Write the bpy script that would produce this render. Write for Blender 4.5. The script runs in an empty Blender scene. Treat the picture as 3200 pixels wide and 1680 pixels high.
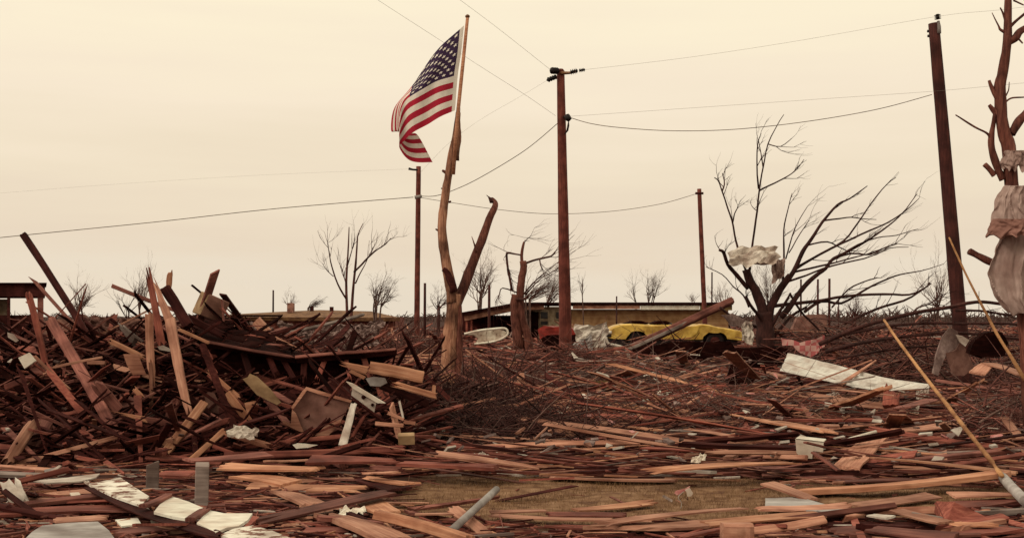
import bpy, bmesh, math, random
import numpy as np
from mathutils import Vector, Matrix, noise

# ------------------------------------------------------------------ camera, world, sun
scene = bpy.context.scene
C = scene.collection
R = math.radians
F = 3727.0            # focal length in photograph pixels (3200 wide)
UC, VH, CH = 1600.0, 988.0, 1.6   # image centre column, horizon row, eye height
cam = bpy.data.cameras.new('camera')
cam.sensor_width = 36.0
cam.lens = F / 3200 * 36
cam.shift_y = (VH - 840) / 3200
cam.clip_start = 0.1
cam.clip_end = 6000
cob = bpy.data.objects.new('camera', cam)
C.objects.link(cob)
cob.location = (0, 0, CH)
cob.rotation_euler = (R(90), 0, 0)
scene.camera = cob

SUN_EL, SUN_AZ = R(42), R(-62)     # soft light from the upper left, a little in front of the camera plane
w = bpy.data.worlds.new('World')
scene.world = w
w.use_nodes = True
nt = w.node_tree
nt.nodes.clear()
out = nt.nodes.new('ShaderNodeOutputWorld')
bg1 = nt.nodes.new('ShaderNodeBackground'); bg1.inputs[1].default_value = 0.08
sky = nt.nodes.new('ShaderNodeTexSky'); sky.sky_type = 'NISHITA'; sky.sun_disc = False
sky.sun_elevation = SUN_EL; sky.sun_rotation = SUN_AZ; sky.dust_density = 4.0
nt.links.new(sky.outputs[0], bg1.inputs[0])
tc = nt.nodes.new('ShaderNodeTexCoord')
sx = nt.nodes.new('ShaderNodeSeparateXYZ'); nt.links.new(tc.outputs['Generated'], sx.inputs[0])
mp = nt.nodes.new('ShaderNodeMapping'); mp.inputs['Scale'].default_value = (2.2, 2.2, 22)
nt.links.new(tc.outputs['Generated'], mp.inputs[0])
nz = nt.nodes.new('ShaderNodeTexNoise'); nz.inputs['Scale'].default_value = 1.4; nz.inputs['Detail'].default_value = 5
nt.links.new(mp.outputs[0], nz.inputs['Vector'])
ad = nt.nodes.new('ShaderNodeMath'); ad.operation = 'MULTIPLY_ADD'
ad.inputs[1].default_value = 0.13; nt.links.new(nz.outputs[0], ad.inputs[0])
sb = nt.nodes.new('ShaderNodeMath'); sb.operation = 'SUBTRACT'; sb.inputs[1].default_value = 0.065
nt.links.new(sx.outputs[2], sb.inputs[0]); nt.links.new(sb.outputs[0], ad.inputs[2])
cr = nt.nodes.new('ShaderNodeValToRGB'); nt.links.new(ad.outputs[0], cr.inputs[0])
el = cr.color_ramp.elements
el[0].position = 0.0; el[0].color = (0.80, 0.70, 0.56, 1)
el[1].position = 1.0; el[1].color = (0.97, 0.90, 0.70, 1)
for p, c in ((0.03, (0.82, 0.71, 0.56)), (0.065, (0.805, 0.675, 0.52)), (0.12, (0.86, 0.735, 0.555)),
             (0.18, (0.92, 0.79, 0.61)), (0.25, (0.965, 0.85, 0.635)), (0.5, (0.97, 0.88, 0.66))):
    e = el.new(p); e.color = (*c, 1)
bg2 = nt.nodes.new('ShaderNodeBackground'); bg2.inputs[1].default_value = 1.035
nt.links.new(cr.outputs[0], bg2.inputs[0])
mx = nt.nodes.new('ShaderNodeMixShader'); mx.inputs[0].default_value = 0.97   # cloud cover
nt.links.new(bg1.outputs[0], mx.inputs[1]); nt.links.new(bg2.outputs[0], mx.inputs[2])
nt.links.new(mx.outputs[0], out.inputs[0])

sl = bpy.data.lights.new('sun', 'SUN'); sl.energy = 1.5; sl.angle = R(25); sl.color = (1.0, 0.9, 0.74)
so = bpy.data.objects.new('sun', sl); C.objects.link(so)
so.location = (0, 0, 30)
sdir = Vector((math.sin(SUN_AZ) * math.cos(SUN_EL), -0.55 * math.cos(SUN_EL), math.sin(SUN_EL)))
so.rotation_euler = sdir.to_track_quat('Z', 'Y').to_euler()

scene.view_settings.view_transform = 'Standard'
scene.view_settings.look = 'None'
scene.view_settings.exposure = 0.0
scene.view_settings.gamma = 1.0
scene.view_settings.use_curve_mapping = False

# ------------------------------------------------------------------ materials
def new_mat(name):
    m = bpy.data.materials.new(name); m.use_nodes = True
    return m, m.node_tree, m.node_tree.nodes['Principled BSDF']

def ramp(t, stops):
    r = t.nodes.new('ShaderNodeValToRGB'); e = r.color_ramp.elements
    e[0].position = stops[0][0]; e[0].color = (*stops[0][1], 1)
    e[1].position = stops[-1][0]; e[1].color = (*stops[-1][1], 1)
    for p, c in stops[1:-1]:
        q = e.new(p); q.color = (*c, 1)
    return r

def grain(name, dark, mid, light, stretch=(0.9, 16, 16), rough=0.85, vary=0.35, bump=0.25, dirt=0.55, scale=2.2, spec=0.25, pos=(.28, .5, .74)):
    """surface with long grain along local X, blotchy dirt and a shade of its own for every object"""
    m, t, b = new_mat(name)
    L = t.links.new
    co = t.nodes.new('ShaderNodeTexCoord'); oi = t.nodes.new('ShaderNodeObjectInfo')
    off = t.nodes.new('ShaderNodeVectorMath'); off.operation = 'SCALE'; off.inputs[0].default_value = (31, 17, 23)
    L(oi.outputs['Random'], off.inputs['Scale'])
    av = t.nodes.new('ShaderNodeVectorMath'); av.operation = 'ADD'
    L(co.outputs['Object'], av.inputs[0]); L(off.outputs[0], av.inputs[1])
    mpn = t.nodes.new('ShaderNodeMapping'); mpn.inputs['Scale'].default_value = stretch
    L(av.outputs[0], mpn.inputs[0])
    n1 = t.nodes.new('ShaderNodeTexNoise'); n1.inputs['Scale'].default_value = scale; n1.inputs['Detail'].default_value = 6
    n1.inputs['Roughness'].default_value = 0.65
    L(mpn.outputs[0], n1.inputs['Vector'])
    r1 = ramp(t, list(zip(pos, (dark, mid, light))))
    L(n1.outputs[0], r1.inputs[0])
    n2 = t.nodes.new('ShaderNodeTexNoise'); n2.inputs['Scale'].default_value = 2.7; n2.inputs['Detail'].default_value = 4
    L(av.outputs[0], n2.inputs['Vector'])
    r2 = ramp(t, [(0.36, (1 - dirt, (1 - dirt) * 0.86, (1 - dirt) * 0.82)), (0.6, (1, 1, 1))])
    L(n2.outputs[0], r2.inputs[0])
    mu = t.nodes.new('ShaderNodeMix'); mu.data_type = 'RGBA'; mu.blend_type = 'MULTIPLY'; mu.inputs[0].default_value = 1
    L(r1.outputs[0], mu.inputs[6]); L(r2.outputs[0], mu.inputs[7])
    hs = t.nodes.new('ShaderNodeHueSaturation')
    mr = t.nodes.new('ShaderNodeMapRange'); mr.inputs[3].default_value = 1 - vary; mr.inputs[4].default_value = 1 + vary
    L(oi.outputs['Random'], mr.inputs[0]); L(mr.outputs[0], hs.inputs['Value']); L(mu.outputs[2], hs.inputs['Color'])
    L(hs.outputs[0], b.inputs['Base Color'])
    b.inputs['Roughness'].default_value = rough
    b.inputs['Specular IOR Level'].default_value = spec
    if bump:
        bp = t.nodes.new('ShaderNodeBump'); bp.inputs['Strength'].default_value = bump; bp.inputs['Distance'].default_value = 0.02
        L(n1.outputs[0], bp.inputs['Height']); L(bp.outputs[0], b.inputs['Normal'])
    return m

M = {}
M['pine'] = grain('split pine wood', (0.28, 0.108, 0.06), (0.44, 0.20, 0.115), (0.60, 0.33, 0.21), dirt=0.4, vary=0.22)
M['tan'] = grain('weathered tan wood', (0.25, 0.10, 0.065), (0.40, 0.185, 0.122), (0.56, 0.305, 0.21), dirt=0.45, vary=0.25)
M['red'] = grain('red brown wood', (0.14, 0.031, 0.023), (0.235, 0.064, 0.045), (0.37, 0.128, 0.086), vary=0.3)
M['brown'] = grain('brown wood', (0.11, 0.031, 0.025), (0.195, 0.066, 0.05), (0.32, 0.13, 0.096), vary=0.3)
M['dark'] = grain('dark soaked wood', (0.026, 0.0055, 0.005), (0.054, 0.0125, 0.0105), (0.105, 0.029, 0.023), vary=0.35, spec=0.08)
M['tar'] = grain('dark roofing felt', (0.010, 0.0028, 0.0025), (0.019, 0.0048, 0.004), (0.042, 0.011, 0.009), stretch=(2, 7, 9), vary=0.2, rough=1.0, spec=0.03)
M['grey'] = grain('grey weathered wood', (0.16, 0.115, 0.10), (0.27, 0.205, 0.18), (0.38, 0.30, 0.265), vary=0.25)
M['white'] = grain('white paint', (0.50, 0.44, 0.37), (0.70, 0.65, 0.55), (0.80, 0.76, 0.66), stretch=(3, 6, 6), vary=0.08, dirt=0.25, bump=0.1)
M['tin'] = grain('weathered white tin', (0.40, 0.365, 0.33), (0.58, 0.545, 0.49), (0.70, 0.665, 0.60), stretch=(.7, 9, 9), vary=0.05, dirt=0.3, rough=.55, bump=0.1)
M['offwhite'] = grain('dirty white sheet', (0.34, 0.28, 0.24), (0.52, 0.45, 0.39), (0.66, 0.60, 0.52), stretch=(3, 5, 5), vary=0.15, dirt=0.4, bump=0.15)
M['metal'] = grain('dull grey sheet metal', (0.20, 0.17, 0.155), (0.30, 0.265, 0.25), (0.42, 0.38, 0.36), stretch=(2, 4, 4), vary=0.2, rough=0.5, bump=0.08)
M['panel'] = grain('grey brown panel', (0.15, 0.065, 0.05), (0.22, 0.105, 0.083), (0.29, 0.15, 0.12), stretch=(3, 3, 3), vary=0.1, bump=0.15)
M['fibre'] = grain('tan fibreboard', (0.24, 0.14, 0.075), (0.34, 0.215, 0.115), (0.42, 0.28, 0.16), stretch=(2, 4, 4), vary=0.1, bump=0.15)
M['olive'] = grain('olive painted board', (0.10, 0.06, 0.02), (0.16, 0.10, 0.035), (0.22, 0.14, 0.06), vary=0.15)
M['pole'] = grain('creosoted pole wood', (0.085, 0.018, 0.013), (0.15, 0.036, 0.025), (0.23, 0.067, 0.047), stretch=(14, 14, 0.8), vary=0.12)
M['pole2'] = grain('dark pole wood', (0.035, 0.008, 0.006), (0.064, 0.015, 0.012), (0.11, 0.029, 0.021), stretch=(14, 14, 0.8), vary=0.1)
M['bark'] = grain('dark bark', (0.028, 0.008, 0.007), (0.052, 0.015, 0.012), (0.10, 0.035, 0.028), stretch=(9, 9, 2), vary=0.2)
M['barklight'] = grain('stripped tree wood', (0.11, 0.036, 0.024), (0.39, 0.175, 0.105), (0.58, 0.32, 0.21), stretch=(15, 15, 1.6), vary=0.1, dirt=0.72, bump=.6)
M['barkred'] = grain('red brown bark', (0.05, 0.014, 0.010), (0.16, 0.048, 0.033), (0.30, 0.12, 0.083), stretch=(15, 15, 1.8), vary=0.1, bump=.6)
M['twig'] = grain('grey twigs', (0.085, 0.045, 0.038), (0.14, 0.078, 0.064), (0.21, 0.13, 0.11), vary=0.25, bump=0)
M['twigred'] = grain('red brown twigs', (0.05, 0.014, 0.012), (0.09, 0.029, 0.023), (0.15, 0.055, 0.042), vary=0.25, bump=0)
M['cane'] = grain('yellow cane', (0.34, 0.15, 0.065), (0.46, 0.23, 0.10), (0.58, 0.33, 0.16), vary=0.1)
M['cloth'] = grain('grey brown cloth', (0.25, 0.155, 0.135), (0.36, 0.25, 0.22), (0.46, 0.34, 0.305), stretch=(3, 3, 1.2), vary=0.05, bump=0.05, dirt=.4)
M['yellow'] = grain('yellow car paint', (0.55, 0.33, 0.055), (0.64, 0.41, 0.085), (0.70, 0.48, 0.13), stretch=(2, 3, 3), vary=0.0, rough=0.4, dirt=0.45, bump=0.05)
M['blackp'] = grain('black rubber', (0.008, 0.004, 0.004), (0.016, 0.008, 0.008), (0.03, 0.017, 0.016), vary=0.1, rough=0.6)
M['redp'] = grain('red paint', (0.22, 0.018, 0.012), (0.33, 0.032, 0.022), (0.42, 0.06, 0.045), stretch=(2, 3, 3), vary=0.05, rough=0.5)
M['wire'] = grain('dark wire', (0.15, 0.11, 0.09), (0.20, 0.15, 0.12), (0.25, 0.19, 0.16), vary=0.1, bump=0)
M['wallb'] = grain('tan boarded wall', (0.30, 0.155, 0.068), (0.40, 0.225, 0.106), (0.48, 0.285, 0.15), stretch=(0.3, 0.3, 9), vary=0.05, dirt=.3)
M['wallc'] = grain('cream wall', (0.42, 0.31, 0.20), (0.52, 0.40, 0.26), (0.58, 0.46, 0.32), stretch=(0.5, 0.5, 6), vary=0.1)
M['brick'] = grain('red brown brick', (0.19, 0.085, 0.065), (0.29, 0.14, 0.105), (0.37, 0.19, 0.145), stretch=(2, 2, 9), vary=0.15)
M['roofc'] = grain('brown roofing', (0.12, 0.055, 0.03), (0.22, 0.11, 0.055), (0.32, 0.18, 0.085), stretch=(0.6, 2, 2), vary=0.1)
M['insul'] = grain('torn grey insulation', (0.12, 0.07, 0.063), (0.22, 0.145, 0.13), (0.36, 0.265, 0.235), stretch=(6, 6, 4), vary=0.2, bump=0.5)
M['pink'] = grain('pink plastic', (0.40, 0.10, 0.10), (0.55, 0.22, 0.20), (0.66, 0.42, 0.38), stretch=(6, 6, 6), vary=0.1, bump=0)
M['grassb'] = grain('dry grass blades', (0.12, 0.062, 0.028), (0.21, 0.115, 0.054), (0.31, 0.185, 0.095), stretch=(8, 8, 8), vary=0.1, bump=0)
M['brass'] = grain('dull brass', (0.16, 0.07, 0.03), (0.24, 0.11, 0.05), (0.3, 0.16, 0.08), vary=0.1, rough=0.4, bump=0)
M['glass'] = grain('dark window pane', (0.02, 0.015, 0.014), (0.03, 0.022, 0.02), (0.05, 0.04, 0.035), vary=0.1, rough=0.15, bump=0)

def ground_mat():
    m, t, b = new_mat('trampled earth')
    L = t.links.new
    co = t.nodes.new('ShaderNodeTexCoord')
    n1 = t.nodes.new('ShaderNodeTexNoise'); n1.inputs['Scale'].default_value = 1.3; n1.inputs['Detail'].default_value = 10
    n1.inputs['Roughness'].default_value = 0.7
    L(co.outputs['Object'], n1.inputs['Vector'])
    r1 = ramp(t, [(0.3, (0.018, 0.0055, 0.0045)), (0.5, (0.04, 0.014, 0.0105)), (0.72, (0.085, 0.036, 0.027))])
    L(n1.outputs[0], r1.inputs[0])
    # worn turf in the clearing
    at = t.nodes.new('ShaderNodeAttribute'); at.attribute_name = 'turf'
    n2 = t.nodes.new('ShaderNodeTexNoise'); n2.inputs['Scale'].default_value = 7; n2.inputs['Detail'].default_value = 8
    L(co.outputs['Object'], n2.inputs['Vector'])
    r2 = ramp(t, [(0.3, (0.085, 0.037, 0.022)), (0.5, (0.175, 0.092, 0.050)), (0.7, (0.26, 0.150, 0.088))])
    L(n2.outputs[0], r2.inputs[0])
    mi = t.nodes.new('ShaderNodeMix'); mi.data_type = 'RGBA'
    L(at.outputs['Fac'], mi.inputs[0]); L(r1.outputs[0], mi.inputs[6]); L(r2.outputs[0], mi.inputs[7])
    L(mi.outputs[2], b.inputs['Base Color'])
    b.inputs['Roughness'].default_value = 0.95; b.inputs['Specular IOR Level'].default_value = 0.1
    bp = t.nodes.new('ShaderNodeBump'); bp.inputs['Strength'].default_value = 0.6; bp.inputs['Distance'].default_value = 0.06
    L(n1.outputs[0], bp.inputs['Height']); L(bp.outputs[0], b.inputs['Normal'])
    return m
M['earth'] = ground_mat()

def solid(name, c, rough=0.8):
    m, t, b = new_mat(name)
    b.inputs['Roughness'].default_value = rough; b.inputs['Specular IOR Level'].default_value = 0.2
    n = t.nodes.new('ShaderNodeTexNoise'); n.inputs['Scale'].default_value = 9; n.inputs['Detail'].default_value = 4
    r = ramp(t, [(0.3, tuple(x * 0.8 for x in c)), (0.7, tuple(min(1, x * 1.1) for x in c))])
    t.links.new(n.outputs[0], r.inputs[0]); t.links.new(r.outputs[0], b.inputs['Base Color'])
    return m
M['flagred'] = solid('flag red cloth', (0.39, 0.012, 0.034))
M['flagwhite'] = solid('flag white cloth', (0.74, 0.66, 0.58))
M['flagblue'] = solid('flag blue cloth', (0.036, 0.015, 0.05))

# ------------------------------------------------------------------ helpers
rnd = random.Random(7)
def at(u, v, d): return Vector(((u - UC) / F * d, d, CH + (VH - v) / F * d))
def gd(v, z=0.0): return (CH - z) * F / (v - VH)
def gp(u, v, z=0.0): return at(u, v, gd(v, z))
def sm(x, a, b):
    t = min(1, max(0, (x - a) / (b - a))); return t * t * (3 - 2 * t)
def interp(x, pts):
    if x <= pts[0][0]: return pts[0][1]
    for (a, fa), (b, fb) in zip(pts, pts[1:]):
        if x <= b: return fa + (fb - fa) * (x - a) / (b - a)
    return pts[-1][1]
PILE = [(-11, 0.7), (-7, 0.9), (-5.6, 1.0), (-3.9, 1.05), (-2.8, 0.72), (-1.7, 0.5), (-1.1, 0.2), (-0.6, 0.0)]
def gz(x, y):
    """height of the ground: level, with the rubble bank on the left and low banks further back"""
    z = interp(x, PILE) * sm(y, 13.2, 16.8) * (1 - sm(y, 18.5, 23))
    z += 0.42 * sm(x, 3.0, 4.2) * (1 - sm(x, 9, 10.5)) * sm(y, 36, 39.5) * (1 - sm(y, 44, 50))
    z += 0.9 * sm(x, 7.4, 9.5) * sm(y, 27, 33) * (1 - sm(y, 36, 46))
    z += 0.30 * sm(x, -3, 0) * (1 - sm(x, 3, 6)) * sm(y, 26, 31) * (1 - sm(y, 34, 42))
    return z

def link(name, mesh, mats, parent=None):
    o = bpy.data.objects.new(name, mesh)
    for m in (mats if isinstance(mats, (list, tuple)) else [mats]): mesh.materials.append(m)
    C.objects.link(o)
    if parent is not None: o.parent = parent
    return o
def tag(o, label=None, cat=None, group=None, kind=None):
    if label: o['label'] = label
    if cat: o['category'] = cat
    if group: o['group'] = group
    if kind: o['kind'] = kind
    return o
def thing(name, label, cat, loc=(0, 0, 0), group=None):
    o = bpy.data.objects.new(name, None); C.objects.link(o); o.location = loc; o.empty_display_size = 0.2
    return tag(o, label, cat, group)
def recentre(o, c):
    """move a mesh object's origin to c (vertices are in world space)"""
    c = Vector(c); o.data.transform(Matrix.Translation(Vector(o.location) - c)); o.location = c
    if o.parent is not None: o.location = c - o.parent.location
    return o

def plank_mesh(L, wd, th, seed, ends=(0.5, 0.5), bend=0.0, taper=(1, 1), rag=None):
    r = random.Random(seed); cols, seg = 7, 7
    if ends == (0.5, 0.5): ends = (r.choice((.05, .08, .3, .5, 1)), r.choice((.05, .08, .3, .5, 1)))
    vs, fs = [], []
    rag = min(0.22 * L, wd * 1.5) if rag is None else rag
    ew = [[r.uniform(-1, 1) * .035 * wd for _ in range(seg + 1)] for _ in (0, 1)]
    j0 = [r.random() * rag * ends[0] * 1.6 for _ in range(cols)]
    j1 = [r.random() * rag * ends[1] * 1.6 for _ in range(cols)]
    b1, b2 = r.uniform(-1, 1) * 0.012 * L + bend, r.uniform(-1, 1) * 0.01 * L
    tw = r.uniform(-0.08, 0.08)
    for i in range(seg + 1):
        s = i / seg
        ww = wd * (taper[0] + (taper[1] - taper[0]) * s)
        for side in (1, -1):
            for c in range(cols):
                y = (c / (cols - 1) - 0.5) * ww + (ew[0][i] if c == 0 else ew[1][i] if c == cols - 1 else 0)
                x0 = -L / 2 + j0[c] * (1 if side > 0 else 0.7); x1 = L / 2 - j1[c] * (1 if side > 0 else 0.7)
                x = x0 + (x1 - x0) * s
                q = 4 * s * (1 - s)
                z = side * th / 2 * (1 - (0.25 if c in (0, cols - 1) else 0))
                a = tw * (s - 0.5) * 2
                vs.append((x, y * math.cos(a) - z * math.sin(a) + b2 * q, z * math.cos(a) + y * math.sin(a) + b1 * q))
    n = 2 * cols
    for i in range(seg):
        o = i * n
        for c in range(cols - 1):
            fs.append((o + c, o + n + c, o + n + c + 1, o + c + 1))
            fs.append((o + cols + c, o + cols + c + 1, o + n + cols + c + 1, o + n + cols + c))
        fs.append((o, o + cols, o + n + cols, o + n))
        fs.append((o + cols - 1, o + n + cols - 1, o + n + 2 * cols - 1, o + 2 * cols - 1))
    for o in (0, seg * n):
        for c in range(cols - 1):
            f = (o + c, o + c + 1, o + cols + c + 1, o + cols + c)
            fs.append(f if o == 0 else f[::-1])
    me = bpy.data.meshes.new('board'); me.from_pydata(vs, [], fs); me.update()
    return me

PN = [0]
def plank3(name, a, b, wd, th, normal, mat, parent=None, **k):
    PN[0] += 1
    ax = (b - a); L = ax.length; x = ax / L
    z = normal - x * normal.dot(x); z.normalize(); y = z.cross(x)
    o = link(name, plank_mesh(L, wd, th, PN[0] * 13 + 5, **k), M[mat], parent)
    mt = Matrix((x, y, z)).transposed().to_4x4(); mt.translation = (a + b) / 2
    o.matrix_world = mt
    return o
def B(label, p1, p2, w, mat, d=None, name='plank', cat='board', z=0.03, th=None, roll=0.0, group=None, **k):
    """a board between two image points: lying on the ground (d None) or leaning at the given depth(s)"""
    if d is None:
        z1, z2 = (z, z) if not isinstance(z, (tuple, list)) else z
        if max(p1[1], p2[1]) < 1480: z1 += .05; z2 += .05
        a, b = gp(*p1, z1), gp(*p2, z2)
        dm = (a.y + b.y) / 2; hm = w * 1.15 * dm / F
        th = th or max(0.014, min(0.09, 0.38 * hm))
        wd = max(th * 1.1, min(0.26, max(hm - th, 0.006) * dm / 1.45))
        n = Vector((0, 0, 1))
    else:
        d1, d2 = (d, d) if not isinstance(d, (tuple, list)) else d
        a, b = at(*p1, d1), at(*p2, d2)
        dm = (d1 + d2) / 2; wd = w * 1.12 * dm / F
        th = th or max(0.02, min(0.05, wd * 0.5))
        n = Vector((0, -1, 0.15))
    ax = (b - a).normalized()
    n = Matrix.Rotation(roll or rnd.uniform(-0.12, 0.12), 3, ax) @ n
    o = plank3(name, a, b, wd, th, n, mat, **k)
    return tag(o, label, cat, group)

def slab(name, pts, th, mat, parent=None, back=None, bumpy=0.0, seed=1):
    """an irregular sheet through 3-D points, extruded away from the camera"""
    bm = bmesh.new(); vs = [bm.verts.new(p) for p in pts]; f = bm.faces.new(vs)
    f.normal_update(); n = f.normal.copy()
    if back is None: back = n if n.y > 0 else -n
    back = Vector(back).normalized()
    ex = bmesh.ops.extrude_face_region(bm, geom=[f])
    for g in ex['geom']:
        if isinstance(g, bmesh.types.BMVert): g.co += back * th
    bmesh.ops.triangulate(bm, faces=[f for f in bm.faces if len(f.verts) > 4])
    if bumpy:
        bmesh.ops.subdivide_edges(bm, edges=bm.edges[:], cuts=2, use_grid_fill=True)
        for v in bm.verts:
            q = v.co * 3 + Vector((seed * 7.1, 0, 0)); v.co += Vector((noise.noise(q), noise.noise(q + Vector((9, 0, 0))), noise.noise(q + Vector((0, 9, 0))))) * bumpy
    bmesh.ops.recalc_face_normals(bm, faces=bm.faces[:])
    me = bpy.data.meshes.new(name); bm.to_mesh(me); bm.free()
    o = link(name, me, M[mat], parent)
    c = Vector((0, 0, 0))
    for p in pts: c += Vector(p)
    return recentre(o, c / len(pts))

class Tubes:
    def __init__(s): s.v = []; s.f = []
    def add(s, pts, rads, n=6, cap=True, rough=0.0):
        pts = [Vector(p) for p in pts]
        base = len(s.v); m = len(pts)
        up = Vector((0.13, 0.97, 0.2))
        for i, p in enumerate(pts):
            t = (pts[min(i + 1, m - 1)] - pts[max(i - 1, 0)])
            if t.length < 1e-9: t = Vector((0, 0, 1))
            t.normalize()
            a = up - t * up.dot(t)
            if a.length < 0.05: a = Vector((1, 0, 0)) - t * t.x
            a.normalize(); b = t.cross(a)
            r = rads[i]
            for k in range(n):
                an = 2 * math.pi * k / n
                rr = r * (1 + rough * noise.noise(p * 5 + Vector((k * 3.1, 0, 0))))
                s.v.append(tuple(p + (a * math.cos(an) + b * math.sin(an)) * rr))
        for i in range(m - 1):
            for k in range(n):
                k2 = (k + 1) % n
                s.f.append((base + i * n + k, base + i * n + k2, base + (i + 1) * n + k2, base + (i + 1) * n + k))
        if cap:
            s.f.append(tuple(base + k for k in range(n))[::-1]); s.f.append(tuple(base + (m - 1) * n + k for k in range(n)))
    def build(s, name, mat, parent=None, smooth=True):
        me = bpy.data.meshes.new(name); me.from_pydata(s.v, [], s.f); me.update()
        if smooth: me.polygons.foreach_set('use_smooth', [True] * len(me.polygons))
        return link(name, me, M[mat], parent)

def spline(pts, per=4):
    """Catmull-Rom through points of any dimension"""
    P = [np.array(p, float) for p in pts]; o = []
    for i in range(len(P) - 1):
        p0, p1, p2, p3 = P[max(i - 1, 0)], P[i], P[i + 1], P[min(i + 2, len(P) - 1)]
        for j in range(per):
            t = j / per
            o.append(0.5 * (2 * p1 + (p2 - p0) * t + (2 * p0 - 5 * p1 + 4 * p2 - p3) * t * t + (3 * p1 - p0 - 3 * p2 + p3) * t ** 3))
    o.append(P[-1]); return o
def limb(T, path, d, w0, w1, drift=0.0, per=3, n=6, rough=0.15, wob=0.0):
    """a branch through image points at depth d, drifting by `drift` metres in depth, w in image pixels"""
    q = spline([(u, v) for u, v in path], per); m = len(q)
    pts, rad = [], []
    for i, (u, v) in enumerate(q):
        s = i / (m - 1); dd = d + drift * s
        p = at(u, v, dd)
        if wob: p += Vector((noise.noise(p * 1.7), noise.noise(p * 1.7 + Vector((5, 0, 0))), noise.noise(p * 1.7 + Vector((0, 5, 0))))) * wob
        pts.append(p); rad.append((w0 + (w1 - w0) * s) * dd / F / 2)
    T.add(pts, rad, n, True, rough)
    return pts, rad
def sprout(T, p, dr, L, r, depth, rg, spread=0.5, lean=Vector((0, 0, 0.1)), n=4):
    """bare twigs grown recursively"""
    pts, rad = [p], [r]; q = p.copy(); dr = dr.normalized()
    seg = 4
    for i in range(seg):
        dr = (dr + Vector((rg.gauss(0, .16), rg.gauss(0, .16), rg.gauss(0, .16))) + lean * 0.3).normalized()
        q = q + dr * L / seg; pts.append(q.copy()); rad.append(r * (1 - 0.6 * (i + 1) / seg))
    T.add(pts, rad, n, False)
    if depth > 0:
        for k in range(rg.choice((2, 3, 3, 4))):
            i = rg.randint(1, seg)
            nd = (dr + Vector((rg.gauss(0, spread), rg.gauss(0, spread), rg.gauss(0, spread)))).normalized()
            sprout(T, pts[i], nd, L * rg.uniform(0.45, 0.75), max(rad[i] * 0.7, 0.004), depth - 1, rg, spread, lean, n)

def crumple(name, c, ux, uy, mat, amp, seed, parent=None, nx=12, ny=9, fold=3.0):
    """a torn, creased sheet of cloth, foil or paper: ux, uy are its half axes"""
    r = random.Random(seed); c = Vector(c); ux = Vector(ux); uy = Vector(uy); n = ux.cross(uy).normalized()
    vs, fs = [], []
    sz = (ux.length + uy.length) / 2
    for j in range(ny + 1):
        for i in range(nx + 1):
            s, t = i / nx * 2 - 1, j / ny * 2 - 1
            a = math.atan2(t, s); m = max(abs(s), abs(t))
            e = 1 + 0.32 * noise.noise(Vector((math.cos(a) * 1.6, math.sin(a) * 1.6, seed * 3.7))) * m
            q = Vector((s * fold, t * fold, seed * 5.3))
            h = noise.noise(q) + 0.5 * abs(noise.noise(q * 2.3)) + 0.3 * noise.noise(q * 4.1)
            vs.append(tuple(c + ux * s * e + uy * t * e + n * h * amp * sz + (ux * noise.noise(q + Vector((3, 0, 0))) + uy * noise.noise(q + Vector((0, 3, 0)))) * 0.12))
    for j in range(ny):
        for i in range(nx):
            o = j * (nx + 1) + i
            fs.append((o, o + 1, o + nx + 2, o + nx + 1))
    me = bpy.data.meshes.new(name); me.from_pydata(vs, [], fs); me.update()
    o = link(name, me, M[mat], parent)
    return recentre(o, c)

def box(bm, lo, hi, mat4=None):
    r = bmesh.ops.create_cube(bm, size=1)
    for v in r['verts']:
        v.co = Vector([lo[i] + (v.co[i] + 0.5) * (hi[i] - lo[i]) for i in range(3)])
        if mat4: v.co = mat4 @ v.co
    return r['verts']
def bobj(name, boxes, mat, parent=None, bevel=0.0):
    bm = bmesh.new()
    for lo, hi in boxes: box(bm, lo, hi)
    if bevel: bmesh.ops.bevel(bm, geom=bm.edges[:], offset=bevel, segments=1, affect='EDGES')
    me = bpy.data.meshes.new(name); bm.to_mesh(me); bm.free()
    return link(name, me, M[mat] if isinstance(mat, str) else mat, parent)

# ------------------------------------------------------------------ ground
def turf(x, y):
    n = 0.55 * noise.noise(Vector((x * 1.1, y * 0.8, 3)))
    a = sm(x + n, -1.3, -0.6) * (1 - sm(x + n, 2.3, 3.0)) * sm(y + n, 8.9, 9.5) * (1 - sm(y + n * .6, 11.6, 12.2))
    b = sm(x + n, 2.1, 2.5) * (1 - sm(x + n, 4.4, 5.0)) * sm(y + n, 9.3, 9.8) * (1 - sm(y + n * .6, 11.0, 11.5))
    return max(a, b)
def make_ground():
    xs = [-3500, -1500, -600, -250, -120, -70, -45, -30, -22, -17] + [-14 + 0.33 * i for i in range(85)] + [17, 22, 30, 45, 70, 120, 250, 600, 1500, 3500]
    ys = [-60, -20, -5, 2] + [4 + 0.33 * i for i in range(140)] + [52, 56, 62, 70, 80, 95, 120, 160, 230, 350, 600, 1100, 2200, 4500]
    vs, fs, tf = [], [], []
    for y in ys:
        for x in xs:
            z = gz(x, y)
            if abs(x) < 16 and 3 < y < 51: z += 0.035 * noise.noise(Vector((x * 1.6, y * 1.6, 0)))
            vs.append((x, y, z)); tf.append(turf(x, y) if abs(x) < 14 else 0)
    n = len(xs)
    for j in range(len(ys) - 1):
        for i in range(n - 1):
            o = j * n + i; fs.append((o, o + 1, o + n + 1, o + n))
    me = bpy.data.meshes.new('ground'); me.from_pydata(vs, [], fs); me.update()
    me.attributes.new('turf', 'FLOAT', 'POINT').data.foreach_set('value', tf)
    me.polygons.foreach_set('use_smooth', [True] * len(fs))
    tag(link('ground', me, M['earth']), kind='structure')
make_ground()

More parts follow.
